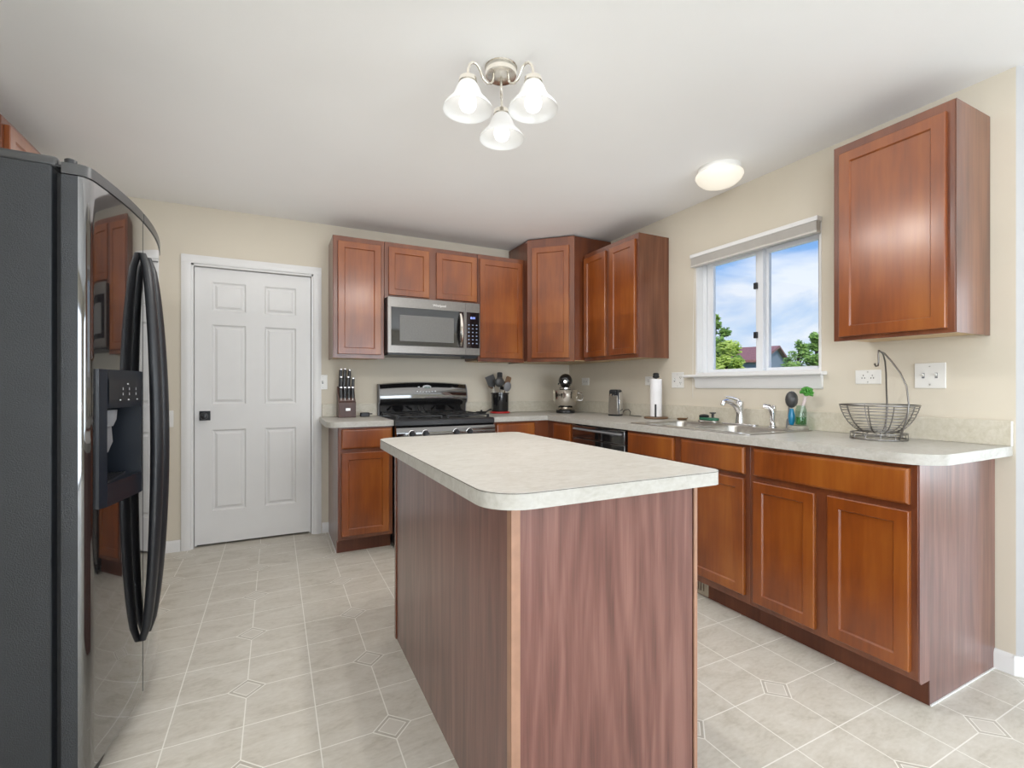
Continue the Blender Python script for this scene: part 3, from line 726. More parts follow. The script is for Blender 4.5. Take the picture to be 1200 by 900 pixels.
pm = MB(); pm.prism([(-.015, .06), (.030, .055), (.034, .0), (.022, -.035), (.014, -.030), (.02, 0), (.0, .03)], -.038, .038, lambda u, v, w: F(-.488+u, 1.855+w, .985+v)); pm.build('paddle', M_GREY, dsp, bevel=.003)
tr = MB()
for i in range(9): fbox(tr, (-.510+i*.0085, REC[0]+.012, .8725), (-.506+i*.0085, REC[1]-.012, .879))
tr.build('drip_tray', M_BLACK, dsp)
# bowed handles
def fhandle(name, y, door, s):
    m = MB(); k = 28; rows = []
    for i in range(k+1):
        u = i/k; z = .275+(1.620-.275)*u
        b = sin(pi*u)**.55
        out = .006+.044*b; th = .014+.010*b; wd = .006+.026*min(1, b*1.15)
        x = door_x(y)+out; rows.append((x, z, th, wd, y-s*.012*b))
    ring = 10
    vs = []; fs = []
    for (x, z, th, wd, yc) in rows:
        for j in range(ring):
            q = 2*pi*j/ring; vs.append(F(x+th*.8*cos(q), yc+wd*sin(q), z))
    for i in range(k):
        for j in range(ring): fs.append((i*ring+j, i*ring+(j+1) % ring, (i+1)*ring+(j+1) % ring, (i+1)*ring+j))
    fs.append(tuple(range(ring))); fs.append(tuple(k*ring+j for j in range(ring)))
    m.add(vs, fs); m.build(name, M_BLACK, door, smooth=60)
fhandle('handle', GAP-.034, fz, 1); fhandle('handle', GAP+.034, fd, -1)
fbox(MB(), (-.66, FY0+.01, FT+.0005), (-.53, FY0+.12, FT+.030)).build('hinge_cover', M_CHARCOAL, rf, bevel=.008)
fbox(MB(), (-.66, FY1-.12, FT+.0005), (-.53, FY1-.01, FT+.030)).build('hinge_cover', M_CHARCOAL, rf, bevel=.008)
hm = MB(); hm.lathe([(.014, ZT+.0005), (.014, ZT+.014), (.010, ZT+.017), (1e-5, ZT+.017)], F(-.505, FY0+.022, 0), 12); fbox(hm, (-.535, FY0+.012, FT+.002), (-.505, FY0+.032, FT+.008)); hm.build('hinge_pin', M_BLACK, rf)

# ------------------------------------------------------------------ range
rg = thing('gas_range', 'black freestanding gas range standing between the two back countertops', 'range', (1.138, YB-.02, 0))
def bxr(name, mat, x0, y0, z0, x1, y1, z1, parent=None, **k): return MB().box(x0, y0, z0, x1, y1, z1).build(name, mat, parent or rg, **k)
hx = .378
bxr('body', M_BLACK, -hx, -.62, .03, hx, -.01, .885)
for sx in (-1, 1):
    for sy in (-.58, -.06): MB().lathe([(.018, 0.0005), (.014, .0295)], (sx*.34, sy, 0), 10).build('foot', M_BLACK, rg)
bxr('storage_drawer', M_BLACKGLOSS, -hx, -.655, .07, hx, -.6205, .235, bevel=.006)
od = bxr('oven_door', M_BLACKGLOSS, -hx, -.665, .242, hx, -.6205, .775, bevel=.008)
bxr('oven_window', M_SCREEN, -.25, -.667, .36, .25, -.6652, .62, od)
MB().tube([(-.30, -.665, .725), (-.30, -.70, .73), (-.27, -.712, .732), (.27, -.712, .732), (.30, -.70, .73), (.30, -.665, .725)], .011, 10).build('oven_handle', M_BLACKGLOSS, od)
# sloped convex control panel
pr = [(-.6205, .782), (-.672, .784), (-.684, .800), (-.684, .830), (-.674, .858), (-.655, .872), (-.6205, .872)]
cpn = MB().prism(pr, -hx, hx, lambda u, v, w: (w, u, v)).build('control_panel', M_BLACKGLOSS, rg, smooth=60)
for i, kx in enumerate((-.268, -.170, .062, .168)):
    k_ = MB().lathe([(.024, 0), (.024, -.004), (.019, -.008), (.018, -.026), (.015, -.030), (1e-5, -.030)], axis='Y', n=20)
    k_.box(-.004, -.036, -.017, .004, -.026, .017)
    k_.mi = 1; k_.lathe([(.027, -.0002), (.027, -.003), (.0245, -.0045)], axis='Y', n=20)
    ko = k_.build('control_knob', [M_BLACK, M_CHROME], cpn, loc=(kx, -.6835, .820))
ctk = MB().prism([(-.660, .8745), (-.668, .880), (-.668, .908), (-.655, .917), (-.55, .919), (-.02, .919), (-.02, .886), (-.620, .886), (-.620, .8745)], -hx-.001, hx+.001, lambda u, v, w: (w, u, v)).build('cooktop', M_BLACK, rg, smooth=30)
for bx_ in (-.19, .19):
    for by_ in (-.47, -.20):
        MB().lathe([(.052, 0), (.052, .008), (.044, .012), (.040, .018), (.034, .020), (1e-5, .020)], (bx_, by_, .9192), 20).build('burner', M_IRON, ctk)
for gx in (-.19, .19):
    g = MB(); z = .9385
    for yy in (-.60, -.335, -.07): g.box(gx-.170, yy-.005, z-.004, gx+.170, yy+.005, z+.004)
    for xx in (-.164, .164): g.box(gx+xx-.005, -.60, z-.004, gx+xx+.005, -.07, z+.004)
    for by_ in (-.47, -.20):
        for a in range(4):
            q = a*pi/2+pi/4; g.tube([(gx+.03*cos(q), by_+.03*sin(q), z+.004), (gx+.165*cos(q)*.9, by_+.12*sin(q), z)], .006, 6)
    for xx in (-.164, .164):
        for yy in (-.60, -.07): g.box(gx+xx-.008, yy-.008, .9195, gx+xx+.008, yy+.008, z)
    g.build('grate', M_IRON, ctk)
# backguard: lower recessed plate, bulging glossy upper panel with a bowed top edge
bgd = MB(); nx = 16
prof = [(.0, 0), (-.048, 0), (-.050, .075), (-.058, .090), (-.080, .105), (-.088, .135), (-.084, .175), (-.072, .215), (-.058, .245), (-.035, .257), (.0, .257)]
vs = []
for i in range(nx+1):
    u = -1+2*i/nx; top = .018*(1-u*u)
    for (yy, zz) in prof: vs.append((u*(hx-.004), yy, .9195+zz+(top*(zz/.257)**2)))
k = len(prof)
fs = [(i*k+j, i*k+j+1, (i+1)*k+j+1, (i+1)*k+j) for i in range(nx) for j in range(k-1)] + [(i*k+k-1, i*k, (i+1)*k, (i+1)*k+k-1) for i in range(nx)]
fs += [tuple(range(k)), tuple(nx*k+j for j in range(k))]
bgo = bgd.add(vs, fs).build('backguard', M_BLACKGLOSS, rg, smooth=45)
for sx in (-1, 1):
    MB().prism([(a*1.02-.001, b) for a, b in prof], sx*(hx-.0035), sx*(hx+.004), lambda u, v, w: (w, u, .9195+v)).build('end_cap', M_GREY, bgo, smooth=45)
# oval clock with a row of keys and lettering beneath it
dv = MB().lathe([(.001, 0), (.036, 0), (.036, -.002), (.001, -.002)], axis='Y', n=28)
for i, p in enumerate(dv.v): dv.v[i] = (p[0]*1.05, p[1], p[2]*.52)
dv.build('clock_face', M_LIGHTGREY, bgo, loc=(.02, -.0705, 1.150))
dg = MB()
for x in (-.018, -.006, .008, .020): dg.box(.02+x-.003, -.0755, 1.143, .02+x+.003, -.0725, 1.157)
dg.build('clock_digits', M_GREENP, bgo)
random.seed(8)
for i in range(7): MB().box(-.075+i*.026, -.0865, 1.105+.002*abs(i-3), -.060+i*.026, -.0835, 1.112+.002*abs(i-3)+random.uniform(0, .003)).build('key_legend', M_LIGHTGREY, bgo)
MB().box(-.060, -.0775, 1.146, -.045, -.0745, 1.156).build('display_legend', M_LIGHTGREY, bgo)

# ------------------------------------------------------------------ microwave
mw = thing('microwave', 'over-the-range microwave with steel trim hung under the short wall cabinet', 'microwave', (1.140, YB-.002, 1.400))
bxr('body', M_BLACK, -.379, -.372, .012, .379, 0, .4385, mw, bevel=.002)
bxr('underside', M_BLACK, -.370, -.37, .0, .370, -.01, .0115, mw)
dfm = MB().prism([(-.377, .012), (.250, .012), (.250, .438), (-.377, .438)], -.398, -.3725, lambda u, v, w: (u, w, v), holes=[[(-.350, .070), (.235, .070), (.235, .362), (-.350, .362)]])
door = dfm.build('door', M_DARKSTEEL, mw, bevel=.0015)
bxr('door_glass', M_SCREEN, -.3495, -.3955, .0705, .2345, -.376, .3615, door)
bxr('door_screen', M_MESHSCREEN, -.285, -.3968, .105, .150, -.3957, .305, door)
hs = MB(); rows = []
for i in range(17):
    u = i/16; rows.append((.205, -.402-.034*sin(pi*u)**.6, .085+.255*u))
hs.tube(rows, [.010+.006*sin(pi*i/16) for i in range(17)], 10).build('door_handle', M_STEELB, door)
cpm = MB().box(.2515, -.398, .012, .377, -.3725, .438).build('control_panel', M_DARKSTEEL, mw, bevel=.0015)
bxr('control_glass', M_SCREEN, .258, -.3995, .070, .370, -.3982, .362, cpm)
for r_i in range(6):
    for c_i in range(3): MB().box(.272+c_i*.034, -.4004, .105+r_i*.030, .284+c_i*.034, -.3996, .113+r_i*.030).build('key', M_KEY, cpm, smooth=0)
text_mesh('clock_digits', '8:01', .026, M_CLOCK, cpm, (.314, -.4001, .308), (pi/2, 0, 0))
text_mesh('brand_lettering', 'Whirlpool', .026, M_WHITEP, door, (.03, -.3984, .388), (pi/2, 0, 0))
bxr('vent_flap', M_BLACK, .25, -.36, -.012, .36, -.28, -.0005, mw, bevel=.002)

# ------------------------------------------------------------------ dishwasher (front faces -x)
dw = thing('dishwasher', 'black built-in dishwasher under the counter left of the sink base', 'dishwasher', (bxF, 3.026, 0), R(-90))
bxr('body', M_BLACK, .002, .02, .105, .602, .57, .872, dw)
bxr('toe_kick', M_BLACK, .002, .06, .0005, .602, .075, .1045, dw)
bxr('door', M_BLACKGLOSS, .004, -.022, .112, .600, .0195, .772, dw, bevel=.004)
cpd = bxr('control_strip', M_BLACKGLOSS, .004, -.024, .776, .600, .0195, .868, dw, bevel=.004)
MB().tube([(.03, -.024, .842), (.04, -.040, .842), (.30, -.046, .842), (.565, -.040, .842), (.575, -.024, .842)], .007, 8).build('handle', M_GREY, cpd)

# ------------------------------------------------------------------ sink, faucet, sprayer
sk = thing('double_sink', 'stainless steel double-bowl sink set into the long countertop', 'sink', ((SK[0]+SK[2])/2, (SK[1]+SK[3])/2, CZ1))
cx, cy = (SK[0]+SK[2])/2, (SK[1]+SK[3])/2
bowls = [(-.205, -.395, .150, -.012), (-.205, .012, .150, .395)]
MB().prism(rrect(-.268, -.436, .268, .436, .03), .0006, .005, holes=[rrect(*b, .06, 6) for b in bowls]).build('rim', M_STEEL, sk, bevel=.001)
for b in bowls:
    m = MB(); loops = []
    for ins, z in ((0, .004), (.003, -.01), (.010, -.12), (.022, -.155), (.045, -.168)):
        loops.append([(x, y, z) for x, y in rrect(b[0]+ins, b[1]+ins, b[2]-ins, b[3]-ins, .06-min(.02, ins*.3), 6)])
    n = len(loops[0]); vs = [p for l in loops for p in l]; fs = []
    for i in range(len(loops)-1):
        for j in range(n): fs.append((i*n+j, i*n+(j+1) % n, (i+1)*n+(j+1) % n, (i+1)*n+j))
    fs.append(tuple((len(loops)-1)*n+j for j in range(n)))
    bo = m.add(vs, fs).build('bowl', M_STEEL, sk, smooth=50)
    MB().lathe([(.042, -.1672), (.040, -.1655), (.028, -.1655), (.024, -.167), (1e-5, -.1668)], ((b[0]+b[2])/2, (b[1]+b[3])/2, 0), 20).build('drain', M_CHROME, bo)
fa = thing('kitchen_faucet', 'chrome single-lever kitchen faucet behind the sink bowls', 'faucet', (2.557, 1.985, CZ1+.0055))
MB().prism(rrect(-.028, -.12, .028, .12, .027, 6), 0, .008).build('base_plate', M_CHROME, fa, bevel=.002)
MB().lathe([(.026, .008), (.024, .02), (.021, .06), (.022, .115), (.024, .125), (.022, .140), (.012, .148), (1e-5, .149)], (0, 0, 0), 20).build('body', M_CHROME, fa)
MB().tube([(-.005, 0, .080), (-.030, .004, .115), (-.065, .010, .138), (-.100, .016, .146), (-.122, .02, .138), (-.128, .021, .122)], [.018, .017, .016, .015, .014, .012], 12).build('spout', M_CHROME, fa)
MB().tube([(0, 0, .138), (-.006, .010, .152), (-.018, .040, .164), (-.030, .075, .170)], [.014, .010, .007, .005], 10).build('lever', M_CHROME, fa)
ss = thing('side_sprayer', 'small chrome side sprayer standing at right of the faucet', 'sprayer', (2.557, 1.77, CZ1+.0055))
MB().lathe([(.022, 0), (.022, .006), (.016, .012), (.014, .03), (.011, .035)], (0, 0, 0), 16).build('base', M_CHROME, ss)
MB().tube([(0, 0, .035), (0, 0, .075), (-.004, .004, .100), (-.014, .014, .118), (-.036, .036, .122)], [.011, .014, .016, .016, .012], 12).build('nozzle', M_CHROME, ss)
MB().box(.004, -.008, .085, .022, .008, .125).build('trigger', M_CHROME, ss, bevel=.003)

# ------------------------------------------------------------------ ceiling lamps
ch = thing('chandelier', 'brushed nickel three-arm ceiling fixture with frosted bell glass shades, lit', 'ceiling light', (.816, 1.733, H))
MB().lathe([(1e-5, -.036), (.056, -.036), (.062, -.032), (.063, -.004), (.066, -.0005), (1e-5, -.0005)], (0, 0, 0), 32).build('canopy', M_NICKEL, ch)
base_a = math.atan2(.8946, .4469)          # one arm points away from the camera's side of the room
for k in range(3):
    q = base_a+k*2*pi/3; c_, s_ = cos(q), sin(q)
    P2 = lambda r, z: (r*c_, r*s_, z)
    rpts = [(.034, -.036), (.036, -.060), (.046, -.076), (.062, -.080), (.078, -.070), (.088, -.050), (.098, -.030), (.112, -.018), (.128, -.020), (.140, -.034), (.146, -.055), (.146, -.078)]
    ar = MB().tube([P2(r, z) for r, z in rpts], .0055, 10).build('arm', M_NICKEL, ch, smooth=60)
    hd = MB().lathe([(.008, -.070), (.012, -.076), (.026, -.082), (.034, -.088), (.036, -.104), (.032, -.108)], P2(.146, 0), 24).build('shade_holder', M_NICKEL, ar)
    outer = [(.030, -.104), (.036, -.112), (.046, -.130), (.054, -.150), (.064, -.168), (.080, -.184), (.093, -.200), (.097, -.211)]
    sh = MB().ring(outer+[(r-.003, z+.001) for r, z in outer[::-1]], P2(.146, 0), 36)
    sh.build('glass_shade', M_SHADE, ar, smooth=60)
    ll = new_light('bulb_light', 'AREA', P2(.146, -.2195), (0, 0, 0), W_BULB, (1, .975, .94), (.05, .05)); ll.data.shape = 'DISK'; ll.parent = ch
    bb = MB().lathe([(1e-5, -.218), (.014, -.216), (.026, -.208), (.033, -.194), (.034, -.182), (.030, -.166), (.020, -.148), (.014, -.136), (.013, -.112)], P2(.146, 0), 20).build('light_bulb', M_BULB, ar, smooth=60)
dl_ = thing('flush_ceiling_light', 'small warm flush dome ceiling light over the sink window', 'ceiling light', (2.340, 1.955, H))
MB().lathe([(1e-5, -.0005), (.118, -.0005), (.118, -.026), (.112, -.032), (1e-5, -.032)], (0, 0, 0), 36).build('pan', M_WHITEP, dl_)
MB().lathe([(.112, -.0325), (.130, -.038), (.132, -.048), (.122, -.068), (.098, -.090), (.062, -.105), (.025, -.111), (1e-5, -.112)], (0, 0, 0), 36).build('glass_dome', M_UNDERLIT, dl_, smooth=60)

# ------------------------------------------------------------------ switches and outlets
def plate(name, label, cat, loc, rotz, w_, h_, slots, group=None, mat=None):
    """front faces -y; slots: list of (kind, x, z)"""
    p = thing(name, label, cat, loc, rotz, group)
    MB().box(-w_/2, -.005, -h_/2, w_/2, 0, h_/2).build('cover_plate', mat or M_WHITEP, p, bevel=.002)
    for kind, x, z in slots:
        if kind == 'toggle':
            o = MB().box(x-.005, -.0062, z-.012, x+.005, -.0052, z+.012).build('toggle_slot', M_GREY, p)
            MB().prism([(-.006, -.004), (-.017, .006), (-.015, .010), (-.006, .006)], x-.0035, x+.0035, lambda u, v, w: (w, u, z+v)).build('toggle', M_WHITEP, p)
        elif kind in ('socket_h', 'socket_v'):
            for dx in (-.020, .020):
                m = MB()
                a = [(x+dx-.006, z-.005), (x+dx+.006, z-.005), (x+dx, z+.008)]
                if kind == 'socket_v': a = [(x-.006, z+dx+.001), (x+.006, z+dx+.001), (x, z+dx-.009)]
                for (sx, sz) in a: m.box(sx-.0014, -.0060, sz-.0035, sx+.0014, -.0051, sz+.0035)
                m.build('socket_slots', M_SLOT, p)
        m2 = MB()
    sc_ = MB()
    for sz in (-h_*.36, h_*.36): sc_.lathe([(.003, 0), (.003, -.0012), (1e-5, -.0014)], (0, -.0050, sz), 8, 'Y')
    sc_.build('screws', M_STEEL, p)
    return p
RW = R(-90)
plate('light_switch', 'white switch plate on back wall just right of the white door', 'light switch', (.338, YB-.0005, 1.19), 0, .07, .115, [('toggle', 0, 0)])
plate('light_switch', 'white switch plate on back wall between refrigerator and white door', 'light switch', (-.668, YB-.0005, .93), 0, .07, .115, [('toggle', 0, 0)])
plate('wall_outlet', 'white sideways outlet plate on right wall nearest the stand mixer', 'outlet', (XR-.0005, 3.745, 1.203), RW, .115, .07, [('socket_h', 0, 0)])
plate('wall_outlet', 'white sideways outlet plate partly behind the paper towel roll', 'outlet', (XR-.0005, 2.868, 1.200), RW, .115, .07, [('socket_h', 0, 0)])
plate('switch_outlet_plate', 'white double plate with switch and outlet left of the window', 'switch plate', (XR-.0005, 2.583, 1.203), RW, .115, .115, [('toggle', -.028, 0), ('socket_v', .028, 0)])
plate('wall_outlet', 'white sideways outlet plate behind the wire fruit basket hook', 'outlet', (XR-.0005, 1.329, 1.204), RW, .115, .07, [('socket_h', 0, 0)])
plate('light_switch', 'white double switch plate right of the wire fruit basket', 'light switch', (XR-.0005, 1.078, 1.206), RW, .115, .115, [('toggle', -.024, 0), ('toggle', .024, 0)])

# floor register in the toe kick of the sink base
fg = thing('toe_kick_register', 'almond metal heat register in the toe kick below the sink base', 'register', (bxF+.0715, 1.99, .006), RW)
MB().prism([(-.15, 0), (.15, 0), (.15, .090), (-.15, .090)], -.006, 0, lambda u, v, w: (u, w, v), holes=[[(-.125+i*.0185, .02), (-.115+i*.0185, .02), (-.115+i*.0185, .07), (-.125+i*.0185, .07)] for i in range(14)]).build('grille', M_ALMOND, fg, smooth=0)

# ------------------------------------------------------------------ things on the counters
CT = CZ1+.0008
# knife block and knives
kb = thing('knife_block', 'dark walnut knife block on the counter left of the range', 'knife block', (.500, 3.835, CT))
MB().prism([(0, 0), (0, .118), (.022, .122), (.024, .132), (.098, .236), (.116, .240), (.150, 0)], -.064, .064, lambda u, v, w: (w, u, v)).build('block', M_BLOCK, kb, bevel=.003)
BX('front_plaque', M_STEEL, kb, -.012, -.0015, .052, .022, -.0002, .072)
def knife(label, x, y, z, ln, th, tilt, grp):
    k = thing('kitchen_knife', label, 'knife', (x, y, z), 0, grp); k.rotation_euler = (R(-6), R(tilt), 0)
    MB().prism(rrect(-.0115, -.009*th, .0115, .009*th, .006, 3), -.001, ln).build('handle', M_BLACK, k)
    MB().prism(rrect(-.0118, -.0092*th, .0118, .0092*th, .006, 3), ln+.0003, ln+.012).build('end_cap', M_CHROME, k, bevel=.002)
    MB().box(-.0012, -.008, -.035, .0012, .008, -.0015).build('blade', M_STEEL, k)
for i, x in enumerate((-.042, -.014, .016, .044)):
    knife('black-handled steak knife in the front row of the block', .500+x, 3.835+.034, CT+.150, .075, 1, 1, 'steak knives in the front row of the knife block')
for x, ln, nm in ((-.040, .115, 'left'), (.008, .115, 'middle'), (.046, .105, 'right')):
    knife({'left': 'black knife in the middle row of the block, at its left end', 'middle': 'black knife standing in the center of the block', 'right': 'short black knife in the middle row of the block, at its right end'}[nm], .500+x, 3.835+.064, CT+.192, ln, 1.1, 2 if nm == 'left' else 4, 'knives in the middle row of the knife block')
for x, ln, nm in ((-.044, .138, 0), (-.014, .140, 1), (.022, .132, 2)):
    knife(['tall black knife in the back row of the block, nearest the switch plate', 'tallest black knife in the back row of the block', 'tall black knife in the back row of the block, nearest the range'][nm], .500+x, 3.835+.092, CT+.230, ln, 1.2, 4, 'tall knives in the back row of the knife block')
# small black adapter box
ad = thing('power_adapter', 'small black plug-in gadget lying between knife block and range', 'gadget', (.640, 3.90, CT))
MB().prism(rrect(-.036, -.022, .036, .022, .008), 0, .032).build('case', M_BLACK, ad, bevel=.004)
MB().tube([(.034, 0, .020), (.046, 0, .021), (.058, .004, .020)], .005, 8).build('plug', M_BLACK, ad)
# small skillet-shaped spoon rest
sr = thing('spoon_rest', 'small black skillet-shaped spoon rest on the counter right of the range', 'spoon rest', (1.585, 3.76, CT))
MB().lathe([(1e-5, .004), (.032, .004), (.046, .024), (.049, .024), (.036, 0), (1e-5, 0)], (0, 0, 0), 24).build('bowl', M_IRON, sr)
MB().tube([(.046, .0, .022), (.075, .01, .034), (.098, .018, .040)], [.006, .006, .009], 8).build('handle', M_IRON, sr)
MB().ball((0, 0, .030), .010, 10).build('knob', M_IRON, sr)
# trivet + crock + utensils
tv = tag(MB().lathe([(1e-5, 0), (.086, 0), (.092, .006), (.088, .014), (.074, .016), (.068, .010), (1e-5, .010)], (0, 0, 0), 28).build('trivet', M_RED, None, (1.812, 3.87, CT)), 'round red trivet under the black utensil crock', 'trivet')
ckz = CT+.0168
ck = thing('utensil_crock', 'black ceramic utensil crock standing on the red trivet', 'crock', (1.812, 3.87, ckz))
ckp = MB(); pf = [(1e-5, 0), (.072, 0), (.077, .006), (.078, .150), (.082, .156), (.082, .166), (.074, .166), (.071, .155), (.070, .012), (1e-5, .012)]
ckp.lathe(pf, (0, 0, 0), 36)
for i, p in enumerate(ckp.v):
    r = math.hypot(p[0], p[1])
    if .0735 < r < .0815 and .005 < p[2] < .151:
        q = math.atan2(p[1], p[0]); f = 1-.010*(1+cos(q*18)); ckp.v[i] = (p[0]*f, p[1]*f, p[2])
ckp.build('pot', M_BLACKENAMEL, ck)
def utensil(name, label, x, y, tx, ty, ln, head, hmat, smat=None):
    x -= .150*math.tan(R(tx)); y -= .150*math.tan(R(ty))
    u = thing(name, label, 'utensil', (1.812+x, 3.87+y, ckz+.020), 0, 'utensils in the black crock'); u.rotation_euler = (R(-ty), R(tx), 0)
    MB().tube([(0, 0, 0), (0, 0, ln)], [.005, .0045], 8).build('handle', smat or M_STEEL, u)
    m = MB()
    if head == 'turner': m.prism([(-.014, 0), (.014, 0), (.042, .03), (.044, .105), (-.044, .105), (-.042, .03)], -.0015, .0015, lambda a, b, w: (a, w, ln+.0005+b))
    elif head == 'spoon': m.ball((0, 0, ln+.042), .043, 14, (.85, .22, 1.05))
    elif head == 'ladle': m.ball((0, -.008, ln+.042), .047, 14, (1, .55, .95))
    elif head == 'spat': m.prism(rrect(-.025, 0, .025, .095, .012), -.004, .004, lambda a, b, w: (a, w, ln+.0005+b))
    elif head == 'fork':
        m.prism([(-.02, 0), (.02, 0), (.026, .03), (-.026, .03)], -.002, .002, lambda a, b, w: (a, w, ln+.0005+b))
        for a in (-.020, 0, .020): m.box(a-.004, -.002, ln+.03, a+.004, .002, ln+.085)
    m.build('head', hmat, u)
utensil('turner', 'dark slotted turner leaning furthest left in the black crock', -.050, -.014, -22, 2, .215, 'turner', M_CHARCOAL)
utensil('serving_spoon', 'large dark ladle leaning left of center in the black crock', -.022, -.044, -9, -8, .205, 'ladle', M_CHARCOAL)
utensil('spatula', 'dark narrow spatula standing upright in the middle of the crock', .004, .014, 1, 2, .235, 'spat', M_BLACK)
utensil('slotted_spoon', 'grey spoon with steel handle leaning right of center in the crock', .042, -.036, 14, -6, .165, 'spoon', M_GREY)
utensil('wooden_spatula', 'brown wooden spatula leaning furthest right in the black crock', .052, .014, 20, 3, .215, 'spat', M_BROWNP, M_BROWNP)
utensil('pasta_fork', 'black pasta fork leaning to the right behind the grey spoon', .040, .048, 11, 12, .180, 'fork', M_BLACK)
utensil('ladle', 'dark small spoon low at the left side of the crock', -.046, .036, -12, 10, .190, 'spoon', M_BROWNP)
# stand mixer: faces the camera from the corner
sx_ = thing('stand_mixer', 'black stand mixer with shiny steel bowl in the counter corner', 'mixer', (2.385, 3.68, CT), R(-32))
MB().prism(rrect(-.085, -.165, .085, .120, .07, 6), 0, .030).build('base', M_BLACKENAMEL, sx_, bevel=.006)
MB().prism(rrect(-.052, .045, .052, .125, .035, 6), .0305, .235).build('column', M_BLACKENAMEL, sx_, bevel=.006)
hd = MB(); rows = [(-.155, .020, 0), (-.150, .050, 0), (-.12, .064, 0), (-.06, .068, 0), (.03, .066, 0), (.09, .058, 0), (.125, .040, 0), (.138, .012, 0)]
hd.lathe([(1e-5, -.158)]+[(r, y) for y, r, _ in rows]+[(1e-5, .140)], (0, 0, 0), 24, 'Y')
for i, p in enumerate(hd.v): hd.v[i] = (p[0]*.92, p[1], p[2]*.95+.290)
hd.build('motor_head', M_BLACKENAMEL, sx_, smooth=60)
MB().prism(rrect(-.0600, -.148, .0600, .118, .058, 7), .252, .262).build('trim_band', M_CHROME, sx_)
MB().lathe([(.015, -.026), (.017, -.018), (.015, -.014), (1e-5, -.013)][::-1]+[(.015, -.026), (1e-5, -.027)], (0, -.140, .280), 20, 'Y').build('hub_cap', M_CHROME, sx_)
MB().lathe([(.040, .212), (.046, .216), (.046, .228), (.036, .236)], (0, -.075, 0), 20).build('planetary', M_CHROME, sx_)
MB().tube([(0, -.075, .205), (0, -.075, .10)], .008, 8).build('beater_shaft', M_STEEL, sx_)
bw = MB().lathe([(.054, .0305), (.060, .036), (.052, .044), (.064, .051), (.094, .076), (.109, .115), (.114, .165), (.116, .204), (.119, .208), (.114, .204), (.108, .125), (.088, .078), (1e-5, .056)], (0, -.075, 0), 36).build('bowl', M_STEELB, sx_, smooth=60)
MB().tube([(.112, -.075, .178), (.146, -.075, .178), (.158, -.075, .150), (.148, -.075, .112), (.108, -.075, .115)], .006, 8).build('bowl_handle', M_CHROME, bw)
MB().ball((-.058, .03, .262), .011, 10).build('speed_knob', M_BLACK, sx_)
# can opener with cord
co = thing('can_opener', 'tall silver and black electric can opener between mixer and paper towels', 'can opener', (2.50, 3.105, CT), R(-62))
MB().prism([(-.048, 0), (.048, 0), (.040, .205), (.030, .214), (-.030, .214), (-.040, .205)], -.040, .040, lambda u, v, w: (u, w, v)).build('body', M_BLACK, co, bevel=.005)
MB().prism([(-.044, .012), (.044, .012), (.036, .165), (-.036, .165)], -.0465, -.0405, lambda u, v, w: (u, w, v)).build('front_panel', M_STEEL, co, bevel=.003)
MB().prism([(-.036, .012), (.036, .012), (.036, .198), (-.036, .190)], .0445, .0500, lambda u, v, w: (w, u, v)).build('side_panel', M_CHROME, co, bevel=.002)
MB().box(-.030, -.062, .178, .024, -.0405, .205).build('lever', M_BLACK, co, bevel=.004)
MB().lathe([(.014, 0), (.014, -.012), (1e-5, -.013)], (-.012, -.0405, .172), 14, 'Y').build('cutting_wheel', M_CHROME, co)
MB().tube([(.03, .042, .012), (.05, .075, .045), (.075, .09, .050), (.10, .075, .03), (.105, .04, .005), (.16, .0, .004), (.23, -.035, .004)], .003, 6).build('cord', M_BLACK, co)
# paper towel stand and roll
pt = thing('paper_towel_holder', 'wooden-based paper towel stand with dark knob near the right wall outlets', 'paper towel holder', (2.545, 2.690, CT))
MB().lathe([(1e-5, 0), (.082, 0), (.088, .004), (.086, .012), (.078, .014), (1e-5, .014)], (0, 0, 0), 36).build('base', M_BROWNP, pt)
MB().tube([(0, 0, .0142), (0, 0, .300)], .008, 10).build('rod', M_STEEL, pt)
MB().lathe([(.008, .2965), (.012, .300), (.022, .304), (.025, .314), (.020, .324), (.024, .332), (.016, .340), (1e-5, .341)], (0, 0, 0), 20).build('finial', M_BLACK, pt)
MB().tube([(-.038, -.036, .0142), (-.038, -.036, .100)], [.006, .006], 8).ball((-.038, -.036, .102), .007, 8).build('tension_arm', M_BLACK, pt)
tag(MB().ring([(.020, 0), (.040, 0), (.0425, .003), (.0425, .276), (.040, .279), (.020, .279)], (0, 0, 0), 36).build('paper_towel_roll', M_PAPER, None, (2.545, 2.690, CT+.0150)), 'white paper towel roll on its upright stand', 'paper towel')
# brown dish
bd = thing('soap_dish', 'small dark brown shallow dish at the left back corner of the sink', 'dish', (2.588, 2.478, CT))
MB().lathe([(1e-5, .002), (.006, .002), (.026, .004), (.034, .014), (.037, .014), (.028, 0), (1e-5, 0)], (0, 0, 0), 24).build('bowl', M_BROWNP, bd)
MB().tube([(.0, -.034, .013), (.0, -.052, .018)], .004, 8).build('tab', M_BROWNP, bd)
